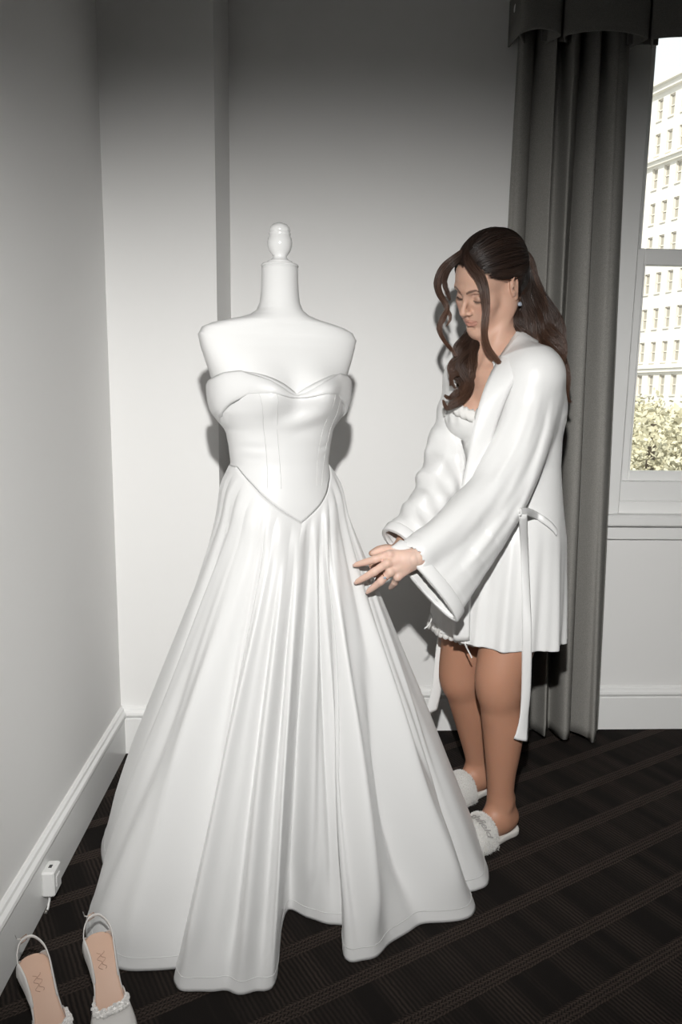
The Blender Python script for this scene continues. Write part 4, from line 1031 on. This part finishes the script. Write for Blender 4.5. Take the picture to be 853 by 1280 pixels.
# ------------------------------------------------------------------ hair
HAIR = bpy.data.materials.new('brown_hair'); HAIR.use_nodes = True
_n = HAIR.node_tree; _b = _n.nodes['Principled BSDF']; _a = _n.nodes.new('ShaderNodeVertexColor'); _a.layer_name = 'tint'
_n.links.new(_a.outputs[0], _b.inputs['Base Color']); _b.inputs['Roughness'].default_value = .38; _b.inputs['Specular IOR Level'].default_value = .45
def strands(P, r, col):
    """P (N, m, 3) paths, r (N, m) radii, col (N, m, 3)"""
    N, m = P.shape[:2]; T = np.gradient(P, axis=1); T /= np.linalg.norm(T, axis=2, keepdims=True)+1e-9
    a = np.cross(T, FW+[.01, .02, .03]); a /= np.linalg.norm(a, axis=2, keepdims=True)+1e-9; b = np.cross(T, a)
    V = np.stack([P+r[..., None]*(math.cos(t)*a+math.sin(t)*b) for t in (0, 2.094, 4.189)], 2)
    base = (np.arange(N)[:, None]*m+np.arange(m-1))*3
    F = np.concatenate([np.stack([base+k, base+(k+1) % 3, base+3+(k+1) % 3, base+3+k], -1).reshape(-1, 4) for k in range(3)])
    C = np.repeat(col[:, :, None, :], 3, 2)
    return V.reshape(-1, 3), F, np.concatenate([C.reshape(-1, 3), np.ones((N*m*3, 1))], 1)
ROOT = np.array([.016, .010, .008]); MID = np.array([.050, .027, .018]); TIP = np.array([.125, .062, .038])
def hair_build(name, parts, parent):
    V = []; F = []; C = []; o = 0
    for v, f, c in parts: V.append(v); F.append(f+o); C.append(c); o += len(v)
    return wrel(add(name, np.concatenate(V), np.concatenate(F), HAIR, parent, cols=np.concatenate(C)))
def lock(pts, rad, N, wave=.004, freq=3.0, c0=ROOT, c1=TIP, m=34, fly=.0016, ph=0.0, w=.0007):
    g = catmull(np.array([at(*p) for p in pts]), 12); t0 = np.linspace(0, 1, len(g)); t = np.linspace(0, 1, m)
    G = np.stack([np.interp(t, t0, g[:, i]) for i in range(3)], 1); R_ = np.interp(t, np.linspace(0, 1, len(rad)), rad)
    T = np.gradient(G, axis=0); T /= np.linalg.norm(T, axis=1)[:, None]; A_ = np.cross(T, FW); A_ /= np.linalg.norm(A_, axis=1)[:, None]; B_ = np.cross(T, A_)
    th = rng.uniform(0, 6.283, N); rr = np.sqrt(rng.uniform(0, 1, N)); tw = rng.normal(1.2, .3, N)
    an_ = th[:, None]+tw[:, None]*t[None]
    off = (rr[:, None]*np.cos(an_))[..., None]*A_*R_[:, None]+(rr[:, None]*np.sin(an_)*.7)[..., None]*B_*R_[:, None]
    pw = ph+rng.normal(0, .25, N)
    wv = wave*np.sin(freq*6.283*t[None]+pw[:, None])*np.clip(t[None]*2, 0, 1)
    Ln = 1-.28*rng.uniform(0, 1, N)**2
    def at_t(A3): 
        q = (t[None]*Ln[:, None])*(m-1); i = np.clip(q.astype(int), 0, m-2); f = q-i
        return A3[np.arange(N)[:, None], i]*(1-f)[..., None]+A3[np.arange(N)[:, None], i+1]*f[..., None]
    P = G[None]+off+wv[..., None]*A_+.6*np.roll(wv, 3, 1)[..., None]*B_
    P = P+fly*np.sin(t[None, :, None]*rng.uniform(4, 16, (N, 1, 3))+rng.uniform(0, 6, (N, 1, 3)))*t[None, :, None]
    P = at_t(P)
    wd = w*(1-.75*t[None]**2)*rng.uniform(.7, 1.2, (N, 1))
    k = (t[None]*rng.uniform(.6, 1.2, (N, 1))).clip(0, 1)[..., None]; col = (c0*(1-k)+c1*k)*rng.uniform(.6, 1.4, (N, 1, 1))
    return strands(P, wd, col)
def make_hair():
    # scalp volume
    F = Field(*[f(np.array([HO-.17, HO+.17]), 0) for f in (np.min, np.max)], .0026)
    E_ = Prims(HO, HR, HS); E_.ell((0, -.018, .034), (.083, .104, .094), k=.01); E_.ell((0, -.060, -.030), (.066, .060, .075), k=.03); E_.run(F)
    X, Y, Z = np.meshgrid(*F.ax, indexing='ij', sparse=True)
    x, y, z = (X-HO[0])/HS, (Y-HO[1])/HS, (Z-HO[2])/HS
    lx, ly, lz = [HR[0, i]*x+HR[1, i]*y+HR[2, i]*z for i in range(3)]
    yh = np.interp(lz, [-.10, -.05, -.02, .005, .024, .038, .060, .078, .10, .13], [-.045, -.038, -.032, -.030, -.026, .030, .050, .066, .088, .12])
    F.D = np.maximum(F.D, ((ly-yh)*.7).astype(np.float32)); F.D = np.maximum(F.D, ((-.105-lz)*.8).astype(np.float32))
    V, f = F.mesh(); cap_ = wrel(add('hair', V, f, HAIR, woman, cols=np.tile([*ROOT*.8, 1], (len(V), 1))))
    c = np.array([0, -.018, .034]); r = np.array([.0845, .1055, .0955])
    def path(p0, p1, N, m=26, j=.03, lift=.012, col=MID, c=c, r=r):
        a = (np.array(p0)-c)/r; a = a[None]+rng.normal(0, j, (N, 3)); a /= np.linalg.norm(a, axis=1)[:, None]
        b = (np.array(p1)-c)/r; b = b[None]+rng.normal(0, j*.7, (N, 3)); b /= np.linalg.norm(b, axis=1)[:, None]
        t = np.linspace(0, 1, m); om = np.arccos(np.clip(np.sum(a*b, 1), -1, 1))[:, None]
        S = (np.sin((1-t)*om)/np.sin(om))[..., None]*a[:, None]+(np.sin(t*om)/np.sin(om))[..., None]*b[:, None]
        S = S*(1.0+lift*np.sin(np.pi*t)[None, :, None]*rng.uniform(.3, 1.6, (N, 1, 1))+rng.uniform(-.004, .012, (N, 1, 1)))
        P = (c+S*r)@HR.T*HS+HO
        k = rng.uniform(0, 1, (N, 1, 1))**2.5; colr = (ROOT*(1-k)+col*k)*np.ones((N, m, 1))
        return strands(P, np.full((N, m), .00085)*(rng.uniform(.7, 1.3, (N, 1)))*np.clip(t*5+.12, 0, 1), colr)
    parts = []; Gb = (.0, -.118, .012)
    hl = [(.004, .072, .088), (.016, .070, .084), (.030, .064, .076), (.043, .054, .064), (.054, .044, .050), (.063, .036, .044), (.069, .026, .040), (.074, .012, .040), (.079, -.004, .040), (.082, -.022, .036)]
    for i, p in enumerate(hl):
        for sx in (1, -1): parts.append(path((p[0]*sx, p[1], p[2]), (.030*sx, Gb[1]+.006, Gb[2]+.02-.004*i), 75, j=.035))
    for y in np.linspace(.075, -.07, 9):
        for sx in (1, -1): parts.append(path((.003*sx, y, .034+.095*math.sqrt(max(0, 1-((y+.018)/.106)**2))), (.035*sx, -.108, .035), 60, j=.03))
    parts.append(path((.078, -.035, .030), (.060, -.055, -.075), 220, j=.07)); parts.append(path((.060, -.085, .02), (.045, -.075, -.08), 200, j=.09))
    c2 = np.array([0, -.060, -.030]); r2 = np.array([.0675, .0615, .0765])
    for q in ((.066, -.045, .02), (.060, -.08, .02), (.066, -.045, -.01)): parts.append(path(q, (.040, -.075, -.10), 220, j=.12, c=c2, r=r2, col=TIP))
    parts.append(path((.030, -.105, .03), (.045, -.07, -.06), 150, j=.12)); parts.append(path((.0, -.115, .03), (.0, -.085, -.07), 150, j=.14))
    hair_build('scalp_strands', parts, cap_)
    L = []
    # face-framing strands
    L.append(lock([(596, 306, 1.93), (585, 322, 1.885), (590, 335, 1.862), (600, 347, 1.850), (606, 364, 1.845), (609, 388, 1.848), (607, 412, 1.85), (611, 434, 1.86), (621, 450, 1.862), (629, 462, 1.865)], [.014, .013, .014, .014, .012, .009, .008, .008, .007, .003], 300, wave=.003, freq=1.2, c0=ROOT*2, c1=TIP*1.3))
    L.append(lock([(598, 304, 1.94), (584, 314, 1.92), (567, 325, 1.915), (554, 337, 1.925), (548, 354, 1.93), (551, 370, 1.935), (558, 384, 1.94), (553, 398, 1.94), (550, 410, 1.94), (556, 424, 1.94), (565, 437, 1.95), (569, 446, 1.95)], [.014, .013, .012, .011, .010, .008, .006, .007, .006, .004, .003, .001], 300, wave=.003, freq=2.2, c0=ROOT*2, c1=TIP*1.2))
    L.append(lock([(562, 332, 1.92), (553, 345, 1.93), (549, 360, 1.935), (557, 380, 1.94), (562, 396, 1.945), (557, 408, 1.95)], [.006, .006, .006, .005, .004, .001], 60, wave=.003, freq=1.4, c1=TIP*1.2))
    L.append(lock([(584, 316, 1.915), (570, 326, 1.91), (561, 336, 1.915), (557, 350, 1.925), (559, 364, 1.93), (562, 376, 1.935)], [.010, .009, .008, .007, .006, .003], 200, wave=.002, freq=1.2, c0=ROOT*1.5, c1=MID*1.6))
    # curls falling in front of the far shoulder
    for P_, n in (([(612, 398, 2.0), (600, 422, 1.985), (589, 448, 1.965), (591, 472, 1.95), (577, 492, 1.935), (561, 507, 1.93)], 260),
                  ([(606, 400, 2.01), (588, 428, 1.99), (574, 448, 1.975), (563, 464, 1.97), (565, 482, 1.965)], 230),
                  ([(608, 402, 2.0), (594, 432, 1.98), (577, 454, 1.965), (587, 478, 1.945), (575, 500, 1.93), (560, 512, 1.925), (556, 499, 1.925)], 260),
                  ([(604, 408, 2.02), (584, 440, 2.0), (570, 462, 1.985), (578, 484, 1.97), (565, 498, 1.96), (557, 492, 1.955)], 200),
                  ([(600, 404, 1.99), (585, 420, 1.985), (573, 436, 1.98), (579, 458, 1.965), (566, 470, 1.96), (570, 486, 1.955)], 160)):
        L.append(lock(P_, [.013, .016, .015, .013, .010, .006, .002], n, wave=.005, freq=2.4, ph=rng.uniform(0, 6), c0=ROOT, c1=TIP))
    L.append(lock([(640, 316, 1.965), (652, 330, 1.965), (659, 350, 1.968), (657, 376, 1.962), (652, 400, 1.96), (658, 420, 1.955)], [.010, .016, .017, .015, .013, .006], 420, wave=.004, freq=1.5, c0=ROOT, c1=MID))
    L.append(lock([(648, 308, 2.0), (659, 322, 2.01), (668, 342, 2.015), (673, 366, 2.01), (682, 392, 2.0)], [.008, .012, .015, .014, .008], 260, wave=.005, freq=1.5, c0=MID, c1=TIP))
    # long hair down the back, over the robe
    for P_, n in (([(650, 342, 1.975), (656, 378, 1.955), (667, 410, 1.945), (684, 436, 1.945), (698, 460, 1.965), (699, 480, 1.985)], 330),
                  ([(657, 335, 2.02), (668, 372, 2.0), (683, 402, 1.985), (698, 430, 1.98), (704, 460, 1.99), (698, 484, 2.0)], 330),
                  ([(660, 330, 2.05), (674, 362, 2.04), (689, 393, 2.03), (702, 422, 2.025), (702, 452, 2.03), (708, 482, 2.04), (716, 503, 2.05)], 260),
                  ([(648, 362, 1.975), (648, 392, 1.965), (658, 414, 1.95), (675, 432, 1.94), (690, 452, 1.945)], 260),
                  ([(655, 340, 1.99), (662, 382, 1.98), (676, 412, 1.965), (692, 440, 1.96), (703, 472, 1.98)], 300),
                  ([(650, 350, 2.02), (655, 390, 2.02), (664, 420, 2.0), (680, 445, 1.99), (692, 470, 1.995)], 260),
                  ([(640, 372, 2.03), (638, 398, 2.02), (644, 420, 2.01), (655, 440, 2.02)], 200)):
        L.append(lock(P_, [.012, .017, .019, .018, .014, .008, .003], n, wave=.0085, freq=2.6, ph=rng.uniform(0, 6), c0=ROOT, c1=TIP))
    hair_build('loose_locks', L, cap_)
    for pts in ([(652, 318, 2.02), (660, 322, 2.03), (665, 334, 2.04), (666, 348, 2.045)], [(656, 322, 2.03), (664, 334, 2.04), (661, 350, 2.05)]):
        pass
    return cap_
hair = make_hair()
# ------------------------------------------------------------------ jewellery
GOLD = mat('rose_gold', (.72, .42, .28), .2, metal=1); GEM = mat('clear_stone', (.55, .62, .72), .04, .9, metal=.35)
ear_o = bpy.data.objects.new('earring', None); COL.objects.link(ear_o); ear_o.parent = woman
e0 = LOBE+HR[:, 0]*.004
wrel(MB().tube([e0+RT*.0025*math.cos(a)+UP*.0055*math.sin(a)-UP*.001 for a in np.linspace(0, 6.283, 14)], .0006, 6).build('hoop', GOLD, ear_o))
def gem(c, r, n_, k=8):
    n_ = n_/np.linalg.norm(n_); a = np.cross(n_, UP); a /= np.linalg.norm(a); b = np.cross(n_, a); th = np.arange(k)*6.2832/k
    V = [c+n_*r*.35+(a*math.cos(t)+b*math.sin(t))*r*.55 for t in th]+[c+(a*math.cos(t)+b*math.sin(t))*r for t in th]+[c-n_*r*.8]
    F = [tuple(range(k))]+[(i, k+i, k+(i+1) % k, (i+1) % k) for i in range(k)]+[(k+i, 2*k, k+(i+1) % k) for i in range(k)]
    return V, F
ec = e0-UP*.0135-FW*.002
wrel(MB().put(*gem(ec, .0042, -FW)).build('stone', GEM, ear_o, smooth=False))
hl_ = MB(); [hl_.put(*gem(ec+(RT*math.cos(a)+UP*math.sin(a))*.0051, .0010, -FW, 5)) for a in np.linspace(0, 6.283, 15)[:-1]]
wrel(hl_.build('stone_halo', GEM, ear_o, smooth=False, kind='stuff'))
# ring on the third finger
rd = T4[2]-K4[2]; rd /= np.linalg.norm(rd); rc = K4[2]+rd*.014+np.array([0, 0, 0]); ra = np.cross(rd, -FW); ra /= np.linalg.norm(ra); rb = np.cross(rd, ra); rb = rb if rb@(EYEP-rc) > 0 else -rb
ring = wrel(MB().tube([rc+rb*.0035+(ra*math.cos(a)+rb*math.sin(a))*.0098 for a in np.linspace(0, 6.283, 24)], .0009, 6).build('ring', GOLD, woman))
wrel(MB().put(*gem(rc+rb*.0145, .0036, rb)).build('diamond', GEM, ring, smooth=False))
# upper lashes
LASH = mat('eyelash', (.012, .008, .007), .6)
for s_ in (-1, 1):
    ls_ = []
    for q in np.linspace(0, 1, 22):
        x = .0175+.0275*q; y = .0785+.0055*math.sin(q*2.5)-.007*q; z = -.0080-.0022*math.sin(q*math.pi)
        ls_.append([HO+HS*(HR@np.array([s_*(x+.0025*q*k), y+.0050*k, z-.0045*k+.001*k*k])) for k in np.linspace(0, 1, 5)])
    ls_ = np.array(ls_); wrel(add('eyelashes', *(lambda r_: (r_[0], r_[1]))(strands(ls_, np.tile(np.array([.00045, .0004, .0003, .0002, .00008]), (22, 1)), np.zeros((22, 5, 3)))[:2]), LASH, woman, kind='stuff'))

# ------------------------------------------------------------------ charger box on the skirting board
def outlet():
    c = np.array([XL+.017, 1.628, .073]); t = thing('power_box', 'small white plug box on the left skirting board with a short cable', 'plug', tuple(c))
    MB().box((-.001, -.026, -.030), (.030, .026, .036), .004).build('housing', TRIM, t, smooth=False)
    MB().box((.010, -.006, .0355), (.018, .006, .0368), .0005).build('slot', mat('slot_dark', (.05, .05, .05)), t, smooth=False)
    MB().box((.0295, -.012, -.012), (.032, .012, .016), .002).build('face_plate', TRIM, t, smooth=False)
    MB().tube([(.012, -.010, -.030), (.012, -.013, -.045), (.010, -.020, -.062), (.008, -.026, -.068)], .0028, 8).build('cable', TRIM, t)
    MB().tube([(.008, -.024, -.064), (.007, -.030, -.0695)], .0042, 8).build('cable_end', mat('dull_metal', (.3, .28, .26), .4, metal=.8), t)
outlet()

# ------------------------------------------------------------------ slingback heels
SHOE = mat('shoe_satin', (.66, .64, .62), .35); NUDE = mat('nude_leather', (.62, .42, .32), .5, .35); CRY = mat('crystal', (.92, .90, .88), .06, .9, metal=.35); SCR = mat('insole_print', (.40, .25, .19), .5)
def shoe(heel_px, toe_dir, label, flip, lean=0.0):
    h0 = onfloor(*heel_px, .105); d = np.array([*toe_dir, 0.0]); d /= np.linalg.norm(d); s = np.array([-d[1], d[0], 0])*flip   # s = towards the inner side
    t = thing('slingback_heel', label, 'shoe', (h0[0], h0[1], 0), 'pair of bridal slingback heels')
    B = np.array([h0[0], h0[1], 0])
    def W3(x, y, z): return d*x+s*y+np.array([0, 0, z])
    hx = np.array([-.004, .01, .03, .06, .09, .12, .145, .17, .195, .215, .228]); zz = np.array([.104, .104, .101, .086, .062, .036, .020, .013, .011, .011, .013])
    hw = np.array([.004, .023, .030, .026, .023, .028, .037, .040, .035, .022, .008]); cl = np.array([0, 0, 0, .002, .004, .003, .001, 0, .002, .005, .008])
    xs = -.004+.232*np.linspace(0, 1, 60)**1.25; Z_ = np.interp(xs, hx, zz); k5 = np.ones(5)/5
    sm = lambda v: np.convolve(np.pad(v, 2, 'edge'), k5, 'valid')
    Z_ = sm(Z_); HW = sm(np.interp(xs, hx, hw)); q_ = np.clip((xs+.004)/.034, 0, 1); HW = np.where(xs < .030, .0300*np.sqrt(np.maximum(1-(1-q_)**2, .0004)), HW); CLn = sm(np.interp(xs, hx, cl))
    ins = np.array([[W3(x, c_+w_*u, z+.0015*(u*u)) for u in np.linspace(-1, 1, 13)] for x, z, w_, c_ in zip(xs, Z_, HW, CLn)])
    grid('insole', ins, NUDE, t, solid=.002)
    rim = np.array([[W3(x, c_+(w_+.0028)*u, z-.0045+.0*u) for u in np.linspace(-1, 1, 13)] for x, z, w_, c_ in zip(xs, Z_, HW, CLn)])
    grid('sole', rim, SHOE, t, solid=.006)
    MB().tube([W3(.018, 0, .098), W3(.016, 0, .080), W3(.010, 0, .05), W3(.008, 0, .02), W3(.008, 0, .001)], [.020, .012, .0065, .005, .005], 14).build('stiletto_heel', SHOE, t)
    # script line across the insole
    for a in (-1, 1):
        MB().tube([W3(.045+.018*q, .004*a+.004*math.sin(9*q+a), float(np.interp(.045+.018*q, xs, Z_))+.0032) for q in np.linspace(0, 1.6, 24)], .0005, 4).build('insole_script', SCR, t)
    # low quarter wrapping the heel seat on both sides
    for sd in (-1, 1):
        rows = []
        for q in np.linspace(0, 1, 24):
            x = .004+.085*q; z = float(np.interp(x, xs, Z_)); w_ = float(np.interp(x, xs, HW)); c_ = float(np.interp(x, xs, CLn)); hgt = .004+.026*math.sin(math.pi*min(1, q*1.0))**.8*(1-.2*q)
            rows.append([W3(x, c_+sd*(w_+.002-.004*k*k), z-.002+hgt*k) for k in np.linspace(0, 1, 6)])
        grid('quarter', np.array(rows), SHOE, t, solid=.002)
    # vamp over the toes
    rows = []; lin = []
    for q in np.linspace(0, 1, 26):
        x0 = .150+.075*q; row = []; lr = []
        for k in np.linspace(0, 1, 21):
            u = -1+2*k; back = -.048*abs(u)**2.2*(1-q); x = x0+back
            w_ = float(np.interp(x, xs, HW))+.003; c_ = float(np.interp(x, xs, CLn)); z = float(np.interp(x, xs, Z_)); hh = .030*(1-q**2.2*.75)
            y = c_+w_*math.sin(u*math.pi/2)*1.02; zt = z-.002+hh*max(0, math.cos(u*math.pi/2))**.62
            row.append(W3(x, y, zt)); lr.append(W3(x, y*.95, zt-.0022))
        rows.append(row); lin.append(lr)
    grid('vamp', np.array(rows), SHOE, t, solid=.0022)
    grid('vamp_lining', np.array(lin)[:14], NUDE, t, solid=.001)
    # crystal band along the opening of the vamp
    cb = MB()
    R0 = np.array(rows)
    for q in range(190):
        k = rng.uniform(2, 18); j = rng.uniform(0, 3.8); i0, j0 = int(k), int(j); p = R0[j0, i0]*(1-(k-i0))+R0[j0, i0+1]*(k-i0)
        p = p+(R0[j0+1, i0]-R0[j0, i0])*(j-j0)
        cb.put(*gem(p+np.array([0, 0, rng.uniform(.003, .007)])-B*0, rng.uniform(.0030, .0056), np.array([rng.normal(0, .5), rng.normal(-.3, .5), 1]), 6))
    cb.build('crystal_band', CRY, t, smooth=False, kind='stuff')
    # sling strap and buckle
    P_ = catmull([W3(.060, -.026, .086), W3(.036, -.029, .112), W3(.012, -.026, .130), W3(-.010+lean, -.012, .140), W3(-.012+lean, .010, .140), W3(.012, .025, .130), W3(.036, .029, .112), W3(.060, .027, .086)], 8)
    up_ = np.array([0, 0, 1.0]); rows = [[p+up_*.0030*k for k in (-1, -.3, .3, 1)] for p in P_]
    grid('sling_strap', np.array(rows), SHOE, t, solid=.0018)
    bk = P_[26]; tn_ = P_[27]-P_[25]; tn_ /= np.linalg.norm(tn_)
    MB().tube([bk+tn_*a*.007+up_*b*.006 for a, b in ((-1, -1), (1, -1), (1, 1), (-1, 1), (-1, -1))], .0008, 6).build('buckle', GOLD, t)
    MB().tube([bk, bk+tn_*-.010+up_*.010+s*-.004, bk+tn_*-.014+up_*.022+s*-.003], [.002, .002, .0012], 6, flat=.5).build('strap_tip', SHOE, t)
    return t
shoe((37,1196),(.72,-1),'white satin slingback heel with crystal band, cut off at the lower left corner',1)
shoe((120,1168),(.50,-1),'white satin slingback heel with crystal band standing against the gown hem',1)
